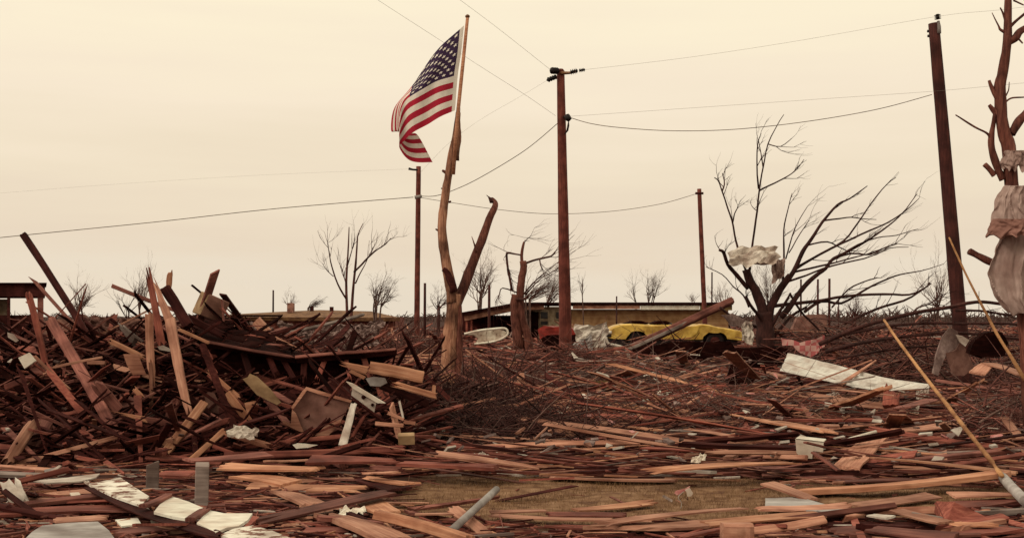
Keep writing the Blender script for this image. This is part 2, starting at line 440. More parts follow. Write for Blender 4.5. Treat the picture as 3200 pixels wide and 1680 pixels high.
def make_grass():
    rg = np.random.default_rng(3); vs, fs = [], []
    for _ in range(30000):
        x = rg.uniform(-1.6, 5.0); y = rg.uniform(8.8, 12.3)
        if rg.random() > turf(x, y) + 0.02: continue
        h = rg.uniform(0.015, 0.05); wv = rg.uniform(0.002, 0.0045); a = rg.uniform(0, 6.28); l = rg.normal(0, 0.025, 2)
        o = len(vs); dx, dy = math.cos(a) * wv, math.sin(a) * wv; z = gz(x, y)
        vs += [(x - dx, y - dy, z - .03), (x + dx, y + dy, z - .03), (x + l[0], y + l[1], z + h)]; fs.append((o, o + 1, o + 2))
    me = bpy.data.meshes.new('dry_grass'); me.from_pydata(vs, [], fs); me.update()
    tag(link('dry_grass', me, M['grassb']), 'short dry yellow brown grass in the clearing between the boards', 'grass', kind='stuff')
make_grass()

# ------------------------------------------------------------------ houses and walls in the distance
def hx(u, d): return (u - UC) / F * d
def hz(v, d): return CH + (VH - v) / F * d
d = 78.0
h = thing('damaged_house', 'long low tan boarded house with flat dark roof and sagging carport behind the yellow car', 'house', (hx(2000, d), d, 0))
def hb(name, u0, v0, u1, v1, y0, y1, mat, parent, zb=None):
    """a box spanning image columns u0..u1 and rows v0..v1 at depth y0, reaching back to y1"""
    o = bobj(name, [((hx(u0, y0), y0, hz(v1, y0) if zb is None else zb), (hx(u1, y0), y1, hz(v0, y0)))], mat, parent)
    lo = Vector(o.data.vertices[0].co)
    c = sum((v.co for v in o.data.vertices), Vector()) / 8
    return recentre(o, c)
hb('wall', 1786, 966, 2276, 1060, d, d + 8, 'wallb', h, 0)
hb('wall', 1640, 958, 1785, 1060, d, d + 8, 'wallc', h, 0)
hb('roof', 1600, 944, 2290, 952, d - 0.8, d + 9, 'tar', h)
hb('fascia', 1790, 953, 2000, 965, d - .7, d - .6, 'tan', h)
hb('fascia', 2002, 954, 2186, 967, d - .7, d - .6, 'white', h)
hb('fascia', 2188, 953, 2288, 969, d - .7, d - .6, 'olive', h)
for (a, b_, e, f_, mt) in ((1646, 974, 1683, 1060, 'tar'),):
    hb('door', a, b_, e, f_, d - .1, d - .02, mt, h, 0.0)
for (a, b_, e, f_) in ((1690, 974, 1712, 995), (1738, 974, 1757, 995), (1690, 1003, 1712, 1014)):
    fr = hb('window', a - 3, b_ - 3, e + 3, f_ + 3, d - .12, d - .02, 'wallc', h)
    p = hb('pane', a, b_, e, f_, d - .16, d - .125, 'glass', None)
    p.parent = fr; p.location = p.location - fr.matrix_basis.translation - h.location
# carport: roof slab that sags to the left, dark inside
cp = slab('carport_roof', [at(1450, 985, 74), at(1610, 956, 74), at(1700, 953, 74), at(1700, 966, 74), at(1615, 968, 74), at(1452, 1002, 74)], 8, 'tan', None, (0, 1, 0))
cp.parent = h; cp.location -= h.location
cp2 = slab('carport_cover', [at(1440, 976, 73.8), at(1600, 947, 73.8), at(1702, 944, 73.8), at(1702, 953, 73.8), at(1610, 956, 73.8), at(1445, 986, 73.8)], 9, 'tar', None, (0, 1, 0))
cp2.parent = h; cp2.location -= h.location
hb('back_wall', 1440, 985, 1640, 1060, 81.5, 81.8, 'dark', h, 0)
for u in (1455, 1470): hb('carport_post', u, 996, u + 6, 1060, 74.2, 74.4, 'red', h, 0)

d = 82.0
h = thing('damaged_house', 'low house with brown patched roof and dark red wall behind the left wreckage', 'house', (hx(950, d), d, 0))
hb('wall', 790, 990, 1235, 1060, d, d + 7, 'red', h, 0)
hb('wall', 700, 992, 789, 1060, d, d + 7, 'insul', h, 0)
r_ = slab('roof', [at(700, 990, d - .6), at(1250, 992, d - .6), at(1160, 972, d + 4), at(1000, 968, d + 4), at(880, 973, d + 4), at(715, 982, d + 4)], 0.25, 'roofc', None, (0, 0.3, -1))
r_.parent = h; r_.location -= h.location
hb('eave', 698, 983, 880, 989, d - .9, d - .65, 'tar', h)
ch = hb('chimney', 897, 946, 916, 976, d + 2, d + 2.6, 'brick', h)
for u in (968, 1030): hb('vent_pipe', u, 958, u + 11, 972, d + 2, d + 2.25, 'dark', h)

d = 56.0
bw = slab('brick_wall', [at(120, 1090, d), at(120, 1003, d), at(176, 1001, d), at(180, 997, d), at(300, 999, d), at(330, 995, d), at(420, 996, d), at(505, 999, d), at(560, 1002, d), at(565, 1090, d)], 0.35, 'brick', None, (0, 1, 0))
tag(bw, 'broken brown brick wall standing low behind the left heap of boards', 'wall')

d = 42.0
h = thing('wrecked_porch', 'dark porch roof on posts still standing at the far left edge', 'porch', (hx(60, d), d, 0))
PB = Vector((hx(128, d), d, 0)).normalized()
def porch(name, u0, v0, u1, v1, off, th, mat):
    o = slab(name, [at(u0, v0, d) + PB * off, at(u1, v0, d) + PB * off, at(u1, v1, d) + PB * off, at(u0, v1, d) + PB * off], th, mat, None, PB)
    o.parent = h; o.location -= h.location
porch('roof', -260, 889, 141, 926, 0, 4.5, 'dark')
porch('roof_edge', -262, 883, 146, 888, -.1, 4.8, 'tar')
porch('wall', -260, 984, 126, 1110, .3, .2, 'dark')
for u, e_, m_ in ((117, 136, 'brown'), (22, 32, 'dark'), (-150, -135, 'dark')): porch('post', u, 927, e_, 1080, .05, .2, m_)
porch('back_wall', -260, 930, 20, 1100, 3.6, .2, 'wallc')

# far line of trees on the horizon
def far_wood():
    T = Tubes(); rg = random.Random(5)
    for _ in range(2600):
        x = rg.uniform(-260, 300); y = rg.uniform(330, 430)
        hgt = rg.uniform(1.4, 3.2) * (1 + 0.8 * noise.noise(Vector((x * .03, 0, 2)))) * (1.25 if x > 60 else 0.8)
        T.add([(x, y, -.3), (x + rg.gauss(0, .5), y, hgt * .5), (x + rg.gauss(0, 1.6), y, hgt)], [0.28, .2, .05], 3, False)
    tag(T.build('far_wood', 'twig'), 'thin grey line of bare trees along the horizon', 'woodland', kind='stuff')
far_wood()

# ------------------------------------------------------------------ poles
def pole(name, label, base, top, w0, w1, mat, group=None):
    """base, top: (u, v, depth); the shaft goes on down to the ground"""
    t = at(*top); b = at(*base)
    dirn = (b - t).normalized(); k = (gz(b.x, b.y) - 0.3 - t.z) / dirn.z
    g = t + dirn * k
    e = thing(name, label, 'pole', (g.x, g.y, g.z + .3), group)
    T = Tubes(); n = 14
    rt, rb = w1 * top[2] / F / 2, w0 * base[2] / F / 2
    T.add([t.lerp(g, i / n) for i in range(n + 1)], [rt + (rb - rt) * i / n for i in range(n + 1)], 12, True, 0.05)
    o = T.build('shaft', mat, e); recentre(o, g)
    return e
def part_tube(e, name, pts, rads, mat, n=8):
    T = Tubes(); T.add(pts, rads, n, True)
    o = T.build(name, mat); c = pts[0]
    recentre(o, c); o.parent = e; o.location = Vector(c) - e.location
    return o
def insul(e, a, b_, r):
    """a string of insulator discs from a to b"""
    a, b_ = Vector(a), Vector(b_); pts, rad = [], []
    for i in range(13):
        pts.append(a.lerp(b_, i / 12)); rad.append(r if i % 3 == 1 else r * 0.45)
    return part_tube(e, 'insulator', pts, rad, 'blackp', 8)

d = 34.0
p = pole('utility_pole', 'tall red brown utility pole right of the flag with short insulator arms at its top', (1768, 1110, d), (1752, 222, d), 42, 24, 'pole')
part_tube(p, 'bracket', [at(1752, 229, d - .1), at(1780, 228, d - .2), at(1800, 224, d - .3)], [.05, .04, .035], 'brass')
insul(p, at(1783, 226, d - .25), at(1805, 221, d - .3), .085)
insul(p, at(1810, 221, d - .3), at(1828, 218, d - .35), .06)
insul(p, at(1742, 222, d - .1), at(1722, 221, d - .3), .10)
insul(p, at(1738, 240, d - .1), at(1710, 251, d - .3), .075)
part_tube(p, 'cap', [at(1752, 224, d), at(1752, 216, d)], [.12, .07], 'pole')
part_tube(p, 'clamp', [at(1762, 366, d - .1), at(1774, 364, d - .3), at(1776, 372, d - .3), at(1775, 379, d - .3)], [.03, .08, .10, .04], 'blackp')
part_tube(p, 'hanging_wire', [at(1777, 378, d - .3), at(1776, 392, d - .3), at(1773, 408, d - .25), at(1764, 420, d - .15)], [.012, .03, .03, .012], 'blackp')

p = pole('utility_pole', 'thick dark utility pole leaning left on the right side of the picture', (2998, 1000, 26), (2918, 74, 26), 50, 34, 'pole2')
part_tube(p, 'bracket', [at(2934, 105, 25.9), at(2934, 84, 25.9), at(2932, 66, 25.9)], [.05, .045, .03], 'metal')
insul(p, at(2931, 61, 25.9), at(2929, 45, 25.9), .075)
part_tube(p, 'bolt', [at(2902, 98, 25.8), at(2898, 98, 25.8)], [.03, .03], 'blackp')
part_tube(p, 'bolt', [at(2904, 113, 25.8), at(2899, 113, 25.8)], [.03, .03], 'blackp')

p = pole('utility_pole', 'slim brown utility pole below the flag with one small arm at the top', (1303, 985, 62), (1308, 520, 62), 19, 15, 'pole')
part_tube(p, 'arm', [at(1306, 531, 61.7), at(1290, 530, 61.7), at(1277, 527, 61.7)], [.05, .05, .07], 'blackp')
part_tube(p, 'clamp', [at(1296, 617, 61.7), at(1318, 613, 61.7)], [.09, .09], 'metal')

p = pole('utility_pole', 'slim utility pole with tiny crossarm rising above the tan house', (2201, 965, 68), (2185, 590, 68), 16, 13, 'pole')
part_tube(p, 'crossarm', [at(2173, 604, 67.7), at(2198, 604, 67.7)], [.07, .07], 'dark')

for u, vt, vb, wd, dd, lb in ((853, 906, 985, 6, 95, 'thin lone post above the far left roof'),
                              (1327, 884, 985, 9, 66, 'short dark broken post just right of the slim pole under the flag'),
                              (2224, 850, 950, 5, 92, 'thin grey post right of the slim pole above the tan house'),
                              (2502, 872, 1010, 6, 60, 'leftmost of three thin posts behind the windswept tree'),
                              (2555, 872, 1010, 7, 60, 'dark middle post of three behind the windswept tree'),
                              (2591, 870, 1045, 8, 58, 'tallest grey post of three behind the windswept tree'),
                              (1926, 925, 985, 5, 70, 'short black stub standing in front of the tan house roof'),
                              (2620, 930, 1010, 4, 62, 'faint thin stake right of the three posts behind the windswept tree'),
                              (1528, 890, 975, 9, 56, 'short burnt stake standing between the forked tree and the broken trunk')):
    a, b_ = at(u, vb, dd), at(u + 1, vt, dd); b0 = Vector((a.x, a.y, -.2)); r0 = wd * dd / F / 2
    T = Tubes(); T.add([b0, b0.lerp(b_, .5), b_], [r0 * 1.1, r0, r0 * .9], 8, True, .1)
    o = recentre(T.build('post', 'pole2' if wd > 6 else 'bark'), b0); tag(o, lb, 'post')

# ------------------------------------------------------------------ overhead lines
def wire(label, pts, d0, d1, wpx, per=7):
    T = Tubes(); q = spline(pts, per); m = len(q)
    L = [0]
    for i in range(1, m): L.append(L[-1] + float(np.linalg.norm(q[i] - q[i - 1])))
    P, Rr = [], []
    for i in range(m):
        dd = d0 + (d1 - d0) * L[i] / L[-1]
        P.append(at(q[i][0], q[i][1], dd)); Rr.append(wpx * .78 * dd / F / 2)
    T.add(P, Rr, 5, True)
    tag(recentre(T.build('power_line', 'wire'), P[0]), label, 'power line')
wire('heavy overhead cable from the left edge to the slim pole below the flag', [(-120, 755), (60, 736), (480, 694), (860, 652), (1292, 616)], 58, 61.7, 3.0)
wire('drooping cable climbing from the slim pole to the tall pole right of the flag', [(1318, 613), (1360, 612), (1415, 595), (1500, 555), (1640, 470), (1742, 386)], 61.7, 34, 3.0)
wire('sagging dark cable between the tall pole and the thick leaning pole', [(1776, 366), (1850, 387), (1950, 400), (2110, 409), (2300, 404), (2520, 380), (2740, 342), (2912, 296)], 33.7, 25.9, 3.0)
wire('long sagging line from below the flag to the slim pole above the tan house', [(1318, 618), (1405, 632), (1560, 655), (1720, 668), (1900, 661), (2060, 638), (2174, 606)], 61.7, 67.7, 2.2)
wire('thin line slanting from the top edge past the flag down to the tall pole', [(1130, -35), (1180, 0), (1372, 124), (1520, 220), (1640, 296), (1736, 362)], 22, 33.8, 1.1)
wire('thin line slanting from the top edge to the very top of the tall pole', [(1385, -40), (1440, 2), (1560, 92), (1722, 220)], 24, 33.7, 1.1)
wire('faint upper line running right from the top of the tall pole to the leaning pole', [(1829, 218), (2150, 180), (2500, 127), (2929, 52), (3120, 32), (3300, 10)], 33.6, 22, .85)
wire('faint lower line running right from the tall pole past the leaning pole', [(1778, 364), (2200, 335), (2560, 310), (2912, 286), (3110, 268), (3300, 250)], 33.7, 22, .9)
wire('faint slack line from the tall pole top down toward the slim pole below the flag', [(1709, 252), (1620, 305), (1500, 375), (1400, 450), (1313, 540)], 33.7, 61.7, .6)
wire('faint thin line far above the left houses', [(-100, 612), (300, 580), (800, 548), (1278, 528)], 58, 61.7, .4)

# ------------------------------------------------------------------ the forked tree with the flag
d = 20.0
b_ = at(1398, 1250, d)
t = thing('forked_tree', 'stripped pale dead tree with two bare limbs, a flagpole tied to the taller one', 'tree', (b_.x, b_.y, gz(b_.x, b_.y)))
def tree_part(t, name, paths, dd, mat, **k):
    T = Tubes()
    for path, w0, w1 in paths: limb(T, path, dd, w0, w1, **k)
    o = T.build(name, mat); c = at(*paths[0][0][0], dd)
    recentre(o, c); o.parent = t; o.location = c - t.location
    return o
tree_part(t, 'trunk', [([(1396, 1310), (1400, 1230), (1405, 1120), (1408, 1040), (1416, 975), (1420, 918)], 54, 45)], d, 'barklight', n=18, rough=.2, per=7)
tree_part(t, 'limb', [([(1414, 945), (1408, 890), (1394, 820), (1383, 745), (1382, 690), (1390, 620), (1399, 560), (1411, 485), (1424, 420), (1430, 375), (1432, 352)], 36, 16)], d - .05, 'barklight', n=14, rough=.2)
tree_part(t, 'limb', [([(1418, 960), (1448, 900), (1474, 830), (1505, 750), (1528, 685), (1545, 648), (1547, 634), (1537, 622)], 36, 13)], d + .05, 'barkred', n=14, rough=.22, drift=.5)
tree_part(t, 'stub', [([(1402, 545), (1392, 538), (1382, 532)], 14, 7), ([(1386, 725), (1374, 722), (1361, 715)], 12, 5), ([(1394, 600), (1386, 592), (1378, 588)], 9, 4), ([(1490, 790), (1483, 765), (1474, 738)], 9, 2), ([(1402, 632), (1410, 630)], 8, 8)], d - .05, 'barkred', per=2, rough=.3)
tree_part(t, 'torn_bark', [([(1386, 838), (1398, 850), (1410, 880), (1418, 912)], 16, 26)], d - .14, 'dark', n=8, rough=.9)
tree_part(t, 'torn_bark', [([(1376, 1050), (1388, 1054), (1400, 1062)], 20, 14), ([(1436, 955), (1436, 1040), (1432, 1130), (1426, 1240)], 14, 24)], d - .05, 'barkred', n=9, rough=.8)  # bark collar; the long strip of darker bark also paints the trunk's unlit right side
tree_part(t, 'torn_bark', [([(1430, 366), (1431, 400), (1429, 440), (1420, 500)], 12, 26)], d + .03, 'barklight', n=10, rough=.6)

for cu, cv, du, dv, w_ in ((1432, 356, 3, -34, 9), (1537, 626, -14, -16, 11)):
    tree_part(t, 'splintered_tip', [([(cu - k * 3 + 3, cv + 8), (cu - k * 3.2 + 3 + du * .5, cv + dv * .5 * (1 + .2 * k)), (cu - k * 3.6 + 3 + du, cv + dv * (.6 + .22 * k))], w_ * .7, .8) for k in range(3)], d - .02, 'bark', n=5, per=2, rough=.5)
fp = thing('flagpole', 'thin wooden flagpole with a small knob lashed to the dead tree', 'flagpole', at(1420, 480, d - .2))
part_tube(fp, 'pole', [at(1416, 545, d - .15), at(1430, 360, d - .18), at(1446, 205, d - .2), at(1461, 56, d - .2)], [.034, .032, .03, .027], 'pine', 10)
part_tube(fp, 'knob', [at(1461, 57, d - .2), at(1461, 54, d - .2), at(1461, 50, d - .2), at(1461, 46, d - .2)], [.02, .04, .04, .015], 'brass', 10)

def flag():
    cols = [  # s, then rows t=0, .27, .54, 1  as (u, v, depth)
        (0.0, [(1449, 80, 0), (1441, 158, 0), (1430, 233, 0), (1421, 345, 0)]),
        (0.2, [(1372, 150, .03), (1366, 205, -.05), (1356, 259, -.06), (1358, 374, -.04)]),
        (0.4, [(1287, 266, .25), (1283, 284, .10), (1280, 302, .0), (1296, 412, .0)]),
        (0.55, [(1232, 338, .48), (1246, 332, .18), (1252, 345, .0), (1262, 438, .05)]),
        (0.70, [(1221, 404, .55), (1240, 398, .35), (1246, 398, .12), (1247, 462, .12)]),
        (0.84, [(1236, 408, .55), (1250, 415, .48), (1264, 424, .3), (1278, 500, .22)]),
        (1.0, [(1254, 408, .6), (1278, 414, .52), (1304, 420, .36), (1351, 507, .32)])]
    ts = [0, 7 / 26, 7 / 13, 1]
    def cr1(ps, xs, x):
        i = 0
        while i < len(xs) - 2 and x > xs[i + 1]: i += 1
        h_ = xs[i + 1] - xs[i]; q = (x - xs[i]) / h_
        def m(k):
            a, b2 = max(k - 1, 0), min(k + 1, len(xs) - 1)
            return (ps[b2] - ps[a]) / (xs[b2] - xs[a]) * h_
        return (2*q**3-3*q*q+1)*ps[i] + (q**3-2*q*q+q)*m(i) + (-2*q**3+3*q*q)*ps[i+1] + (q**3-q*q)*m(i+1)
    ss = [c[0] for c in cols]
    A = [[np.array(p, float) for p in c[1]] for c in cols]
    def S(s, t_):
        r_ = cr1([cr1(a, ts, t_) for a in A], ss, s)
        r_[1] += 2.2 * math.sin(s * 19 + t_ * 3) * min(1, s * 4); r_[2] += 0.03 * math.sin(s * 23 - t_ * 5) * min(1, s * 4)
        return at(r_[0] + 1, r_[1], 19.78 + r_[2])
    NX, NT = 60, 52
    vs, fs, mi = [], [], []
    for j in range(NT + 1):
        for i in range(NX + 1): vs.append(S(i / NX, j / NT))
    for j in range(NT):
        for i in range(NX):
            o = j * (NX + 1) + i; fs.append((o, o + 1, o + NX + 2, o + NX + 1))
            stripe = int((j + .5) / NT * 13); s = (i + .5) / NX
            if s < 0.03: k = 1
            elif s < 0.4 and stripe < 7: k = 2
            else: k = 0 if stripe % 2 == 0 else 1
            mi.append(k)
    # fifty stars on both sides
    for side in (1, -1):
        for row in range(9):
            n = 6 if row % 2 == 0 else 5
            for c in range(n):
                s0 = 0.03 + 0.37 * ((c + (.5 if n == 6 else 1)) / 6); t0 = 7 / 13 * (row + .8) / 9.6
                p0, ps, pt = S(s0, t0), S(s0 + .01, t0), S(s0, t0 + .01)
                nn = (ps - p0).cross(pt - p0).normalized() * 0.006 * side
                o = len(vs); vs.append(p0 + nn)
                for k in range(10):
                    rr = .020 if k % 2 == 0 else .009; an = math.pi * k / 5
                    vs.append(S(s0 + rr * math.sin(an) * 1.0, t0 - rr * math.cos(an) * 1.15) + nn)
                for k in range(10): fs.append((o, o + 1 + k, o + 1 + (k + 1) % 10)); mi.append(1)
    me = bpy.data.meshes.new('flag'); me.from_pydata([tuple(v) for v in vs], [], fs); me.update()
    me.polygons.foreach_set('use_smooth', [True] * len(fs))
    o = link('flag', me, [M['flagred'], M['flagwhite'], M['flagblue']])
    me.polygons.foreach_set('material_index', mi)
    tag(recentre(o, S(0, 0)), 'red white and blue striped flag with white stars drooping from the wooden flagpole', 'flag')
flag()

# ------------------------------------------------------------------ other trees
def tree(name, label, d, trunk, branches, mat, bmat=None, seed=1, twigs=0, tl=1.0, lean=(0.2, 0, .2), spread=.45, rough=.2, tdepth=1, tr=.012, crown='branches', apart=False):
    b0 = at(*trunk[0][0][-1 if trunk[0][0][-1][1] > trunk[0][0][0][1] else 0], d)
    t = thing(name, label, 'tree', (b0.x, b0.y, gz(b0.x, b0.y)))
    def put(T, nm, m_):
        o = T.build(nm, m_); recentre(o, b0); o.parent = t; o.location = b0 - t.location
    T = Tubes()
    for path, w0, w1 in trunk: limb(T, path, d, w0, w1, n=8, rough=rough)
    put(T, 'trunk', mat)
    T = Tubes(); rg = random.Random(seed)
    for path, w0, w1 in branches:
        if apart:
            T = Tubes(); limb(T, path, d, w0, w1, n=10, rough=.5, wob=.02, per=6); put(T, 'branch', mat); continue
        dr = rg.uniform(-1, 1) * 0.03 * d
        P, Rr = limb(T, path, d, w0, w1, drift=dr, n=5, rough=rough, wob=.02)
        for _ in range(twigs):
            i = rg.randint(len(P) // 3, len(P) - 1)
            dv = (P[min(i + 1, len(P) - 1)] - P[max(i - 1, 0)]).normalized() + Vector((rg.gauss(0, spread), rg.gauss(0, spread), rg.gauss(0, spread)))
            sprout(T, P[i], dv, tl * rg.uniform(.5, 1.2), min(Rr[i] * .7, tr), tdepth, rg, spread, Vector(lean), 3)
    if not apart: put(T, crown, bmat or mat)
    return t

tree('windswept_tree', 'big dark tree right of the car with branches swept over to the right', 38,
     [([(2397, 1130), (2393, 1065), (2392, 1015), (2388, 975)], 62, 48), ([(2392, 1000), (2380, 955), (2365, 915), (2344, 880), (2331, 842)], 36, 24),
      ([(2398, 1000), (2408, 960), (2425, 925), (2447, 890), (2470, 860)], 30, 20)],
     [([(2440, 905), (2481, 849), (2509, 787), (2532, 752), (2571, 694), (2617, 640), (2656, 620), (2711, 581)], 18, 3),
      ([(2440, 990), (2466, 962), (2490, 925), (2516, 892), (2550, 862), (2582, 838), (2606, 807), (2668, 776), (2738, 733), (2808, 679), (2866, 605)], 22, 2),
      ([(2400, 985), (2430, 930), (2450, 885), (2470, 862), (2485, 842), (2563, 795), (2637, 752), (2683, 694), (2722, 636), (2773, 574), (2800, 554)], 13, 2),
      ([(2501, 830), (2600, 775), (2690, 733), (2777, 694), (2840, 650), (2872, 620)], 9, 2), ([(2528, 765), (2586, 756), (2621, 772), (2660, 790)], 6, 3),
      ([(2575, 690), (2620, 684), (2660, 679), (2700, 684), (2738, 686)], 6, 2), ([(2480, 850), (2560, 832), (2640, 812), (2720, 790), (2800, 760)], 8, 2),
      ([(2606, 807), (2660, 792), (2720, 796), (2770, 772), (2805, 760)], 7, 3), ([(2460, 880), (2520, 860), (2600, 830), (2700, 808), (2780, 775), (2840, 772)], 8, 2),
      ([(2620, 800), (2680, 765), (2740, 742), (2800, 735), (2870, 715)], 6, 2),
      ([(2408, 956), (2489, 947), (2567, 939), (2640, 925), (2761, 919), (2843, 921), (2889, 900), (2910, 885)], 13, 4),
      ([(2513, 974), (2567, 942), (2629, 947), (2699, 908), (2761, 877), (2815, 857), (2880, 846), (2950, 825)], 11, 2),
      ([(2640, 1010), (2676, 993), (2738, 966), (2823, 939), (2889, 900), (2906, 882)], 12, 4), ([(2600, 960), (2650, 905), (2700, 880), (2742, 868)], 6, 4),
      ([(2342, 855), (2348, 800), (2353, 752), (2362, 690), (2373, 593), (2385, 520), (2400, 450), (2430, 390), (2450, 358)], 9, 2), ([(2373, 596), (2420, 572), (2460, 550), (2490, 528), (2512, 498)], 6, 2),
      ([(2371, 590), (2366, 520), (2368, 450), (2378, 418)], 6, 2), ([(2402, 450), (2440, 458), (2475, 432)], 4, 2), ([(2385, 520), (2374, 455), (2370, 440)], 4, 2),
      ([(2334, 850), (2312, 800), (2299, 750), (2287, 690), (2270, 640), (2256, 597), (2245, 566), (2232, 555)], 8, 3), ([(2256, 597), (2264, 575), (2258, 540)], 6, 3), ([(2289, 694), (2296, 668), (2305, 648)], 5, 3),
      ([(2446, 892), (2450, 830), (2449, 760), (2452, 700), (2466, 640), (2475, 604)], 8, 2), ([(2455, 810), (2475, 740), (2490, 700), (2524, 644)], 5, 2), ([(2465, 790), (2500, 730), (2528, 688)], 4, 2),
      ([(2336, 900), (2303, 861), (2275, 825), (2262, 790), (2249, 782)], 15, 9), ([(2340, 960), (2322, 923), (2290, 895), (2256, 857), (2206, 834)], 6, 2),
      ([(2392, 1020), (2370, 985), (2350, 960), (2330, 925)], 14, 8), ([(2250, 960), (2290, 990), (2340, 1010), (2386, 1030)], 8, 10),
      ([(2400, 1040), (2430, 985), (2455, 945), (2470, 915)], 14, 6), ([(2420, 1050), (2470, 990), (2520, 960)], 12, 8), ([(2470, 920), (2500, 970), (2540, 1010), (2580, 1050)], 8, 6)],
     'bark', 'bark', 4, 3, .75, (.5, 0, .35), .4, tr=.016)

tree('fallen_branches', 'long dark fallen limbs lying low across the right side in front of the leaning pole', 24.5,
     [([(2560, 1075), (2640, 1040), (2718, 1012), (2854, 978), (2963, 960), (3050, 943), (3120, 948), (3230, 965)], 15, 9)],
     [([(2600, 1055), (2777, 1018), (2900, 1010), (3000, 1012), (3150, 1010), (3260, 1020)], 12, 8), ([(2854, 978), (2870, 960), (2910, 945), (2940, 915)], 7, 3),
      ([(2990, 970), (3060, 972), (3140, 980), (3230, 985)], 9, 6), ([(2580, 1100), (2700, 1070), (2850, 1048), (3000, 1040), (3200, 1060)], 14, 8), ([(2620, 1120), (2800, 1090), (2990, 1075)], 9, 5)],
     'bark', 'bark', 9, 6, .6, (.3, 0, .1), .35)

tree('cloth_wrapped_tree', 'broken red brown tree at the right edge with cloth wound round its trunk', 13,
     [([(3226, 1330), (3215, 1100), (3198, 930), (3178, 760), (3160, 570), (3151, 458), (3138, 419), (3127, 342), (3126, 270), (3135, 217), (3148, 130), (3149, 87), (3150, 20), (3153, -40)], 56, 20)],
     [([(3137, 560), (3120, 520), (3106, 480), (3098, 440), (3103, 390), (3110, 350)], 24, 12), ([(3098, 440), (3085, 418), (3040, 395), (2986, 362)], 9, 4), ([(3110, 546), (3095, 525), (3080, 510)], 20, 15),
      ([(3157, 82), (3180, 60), (3215, 30)], 11, 8), ([(3152, 130), (3172, 118), (3186, 100), (3215, 80)], 26, 18), ([(3160, 420), (3178, 390), (3200, 360), (3220, 340)], 26, 20),
      ([(3120, 320), (3106, 290), (3098, 270), (3092, 252)], 20, 8), ([(3118, 365), (3100, 345), (3089, 331)], 18, 9), ([(3138, 322), (3160, 307), (3200, 303)], 7, 4), ([(3142, 300), (3152, 280), (3155, 255)], 5, 2),
      ([(3138, 100), (3126, 92), (3121, 78), (3104, 38)], 9, 2), ([(3145, 70), (3138, 40), (3130, 22)], 7, 4), ([(3108, 275), (3113, 250), (3116, 240)], 6, 3), ([(3170, 0), (3200, 15)], 6, 4), ([(3180, 118), (3195, 135)], 6, 4),
      ([(3130, 827), (3098, 817), (3060, 798), (3030, 783)], 24, 20)],
     'barkred', 'barkred', 2, 0, apart=True)

d = 60
tree('bare_tree', 'slender bare tree with several upright stems left of the pole under the flag', d,
     [([(1086, 1010), (1085, 984), (1082, 881), (1086, 816), (1089, 760), (1091, 709)], 11, 3), ([(1096, 1005), (1098, 981), (1105, 887), (1112, 820), (1116, 760), (1119, 733), (1135, 697)], 11, 2)],
     [([(1083, 935), (1055, 887), (1037, 833), (1028, 785), (1024, 759)], 7, 2), ([(1042, 863), (1022, 845), (1006, 822)], 3, 1.5), ([(1107, 850), (1140, 815), (1170, 786), (1200, 765), (1223, 745)], 7, 2),
      ([(1110, 885), (1128, 850), (1146, 815), (1165, 775)], 5, 1.5), ([(1082, 890), (1074, 860), (1070, 840)], 4, 2), ([(1086, 830), (1100, 780), (1108, 750)], 4, 2)],
     'twigred', 'twigred', 3, 5, 1.2, (0, 0, .5), .35, tr=.02)

tree('broken_tree', 'snapped dark tree with crooked bare arms just left of the tall pole', 45,
     [([(1652, 1120), (1648, 1050), (1632, 1000), (1626, 940), (1628, 880), (1636, 842), (1634, 815)], 30, 20), ([(1622, 1090), (1612, 1010), (1608, 950), (1612, 920)], 34, 26), ([(1634, 835), (1630, 800), (1634, 770), (1638, 755)], 11, 7)],
     [([(1638, 824), (1665, 815), (1700, 805), (1722, 800), (1735, 786)], 8, 5), ([(1632, 797), (1605, 793), (1588, 790), (1583, 797), (1588, 840), (1599, 907)], 5, 9), ([(1686, 808), (1690, 830), (1696, 842)], 5, 3),
      ([(1600, 930), (1630, 935), (1650, 930)], 12, 8), ([(1626, 930), (1660, 890), (1710, 845), (1750, 815)], 6, 2), ([(1640, 920), (1690, 870), (1740, 840)], 5, 2), ([(1620, 915), (1570, 900), (1560, 920), (1548, 945)], 5, 2), ([(1638, 757), (1646, 748), (1655, 740)], 3, 2)],
     'barkred', 'twigred', 6, 6, 1.0, (.5, 0, .3), .35, tr=.014)

def wild(label, u, vb, vt, d, spread, lean, mat, seed, n=5, name='bare_tree', depth=3, r=.06, fan=.5):
    b0 = at(u, vb, d); hgt = (vb - vt) / F * d; rg = random.Random(seed)
    g = Vector((b0.x, b0.y, gz(b0.x, b0.y)))
    t = thing(name, label, 'tree' if name == 'bare_tree' else 'shrub', g)
    k = b0.z - g.z
    T = Tubes(); tops = []
    for i in range(n):
        o = Vector((rg.gauss(0, .06), rg.gauss(0, .1), 0))
        m = g + o + Vector((rg.gauss(0, .1), 0, max(k, .05) + hgt * rg.uniform(.15, .3)))
        T.add([g + o - Vector((0, 0, .1)), (g + o).lerp(m, .5), m], [r, r * .85, r * .7], 5, False); tops.append(m)
    o = T.build('trunk', mat); recentre(o, g); o.parent = t; o.location = (0, 0, 0)
    T = Tubes()
    for m in tops:
        for q in range(3): sprout(T, m, Vector((lean + rg.gauss(0, fan), rg.gauss(0, fan), 1.0)), hgt * rg.uniform(.4, .62), r * .6, depth, rg, spread, Vector((lean * .5, 0, .2)), 3)
    o = T.build('crown', mat); recentre(o, g); o.parent = t; o.location = (0, 0, 0)
wild('pale spreading bare tree beyond the leaning timber at the far left', 245, 1000, 862, 100, .35, .15, 'twig', 11, 4, r=.09)
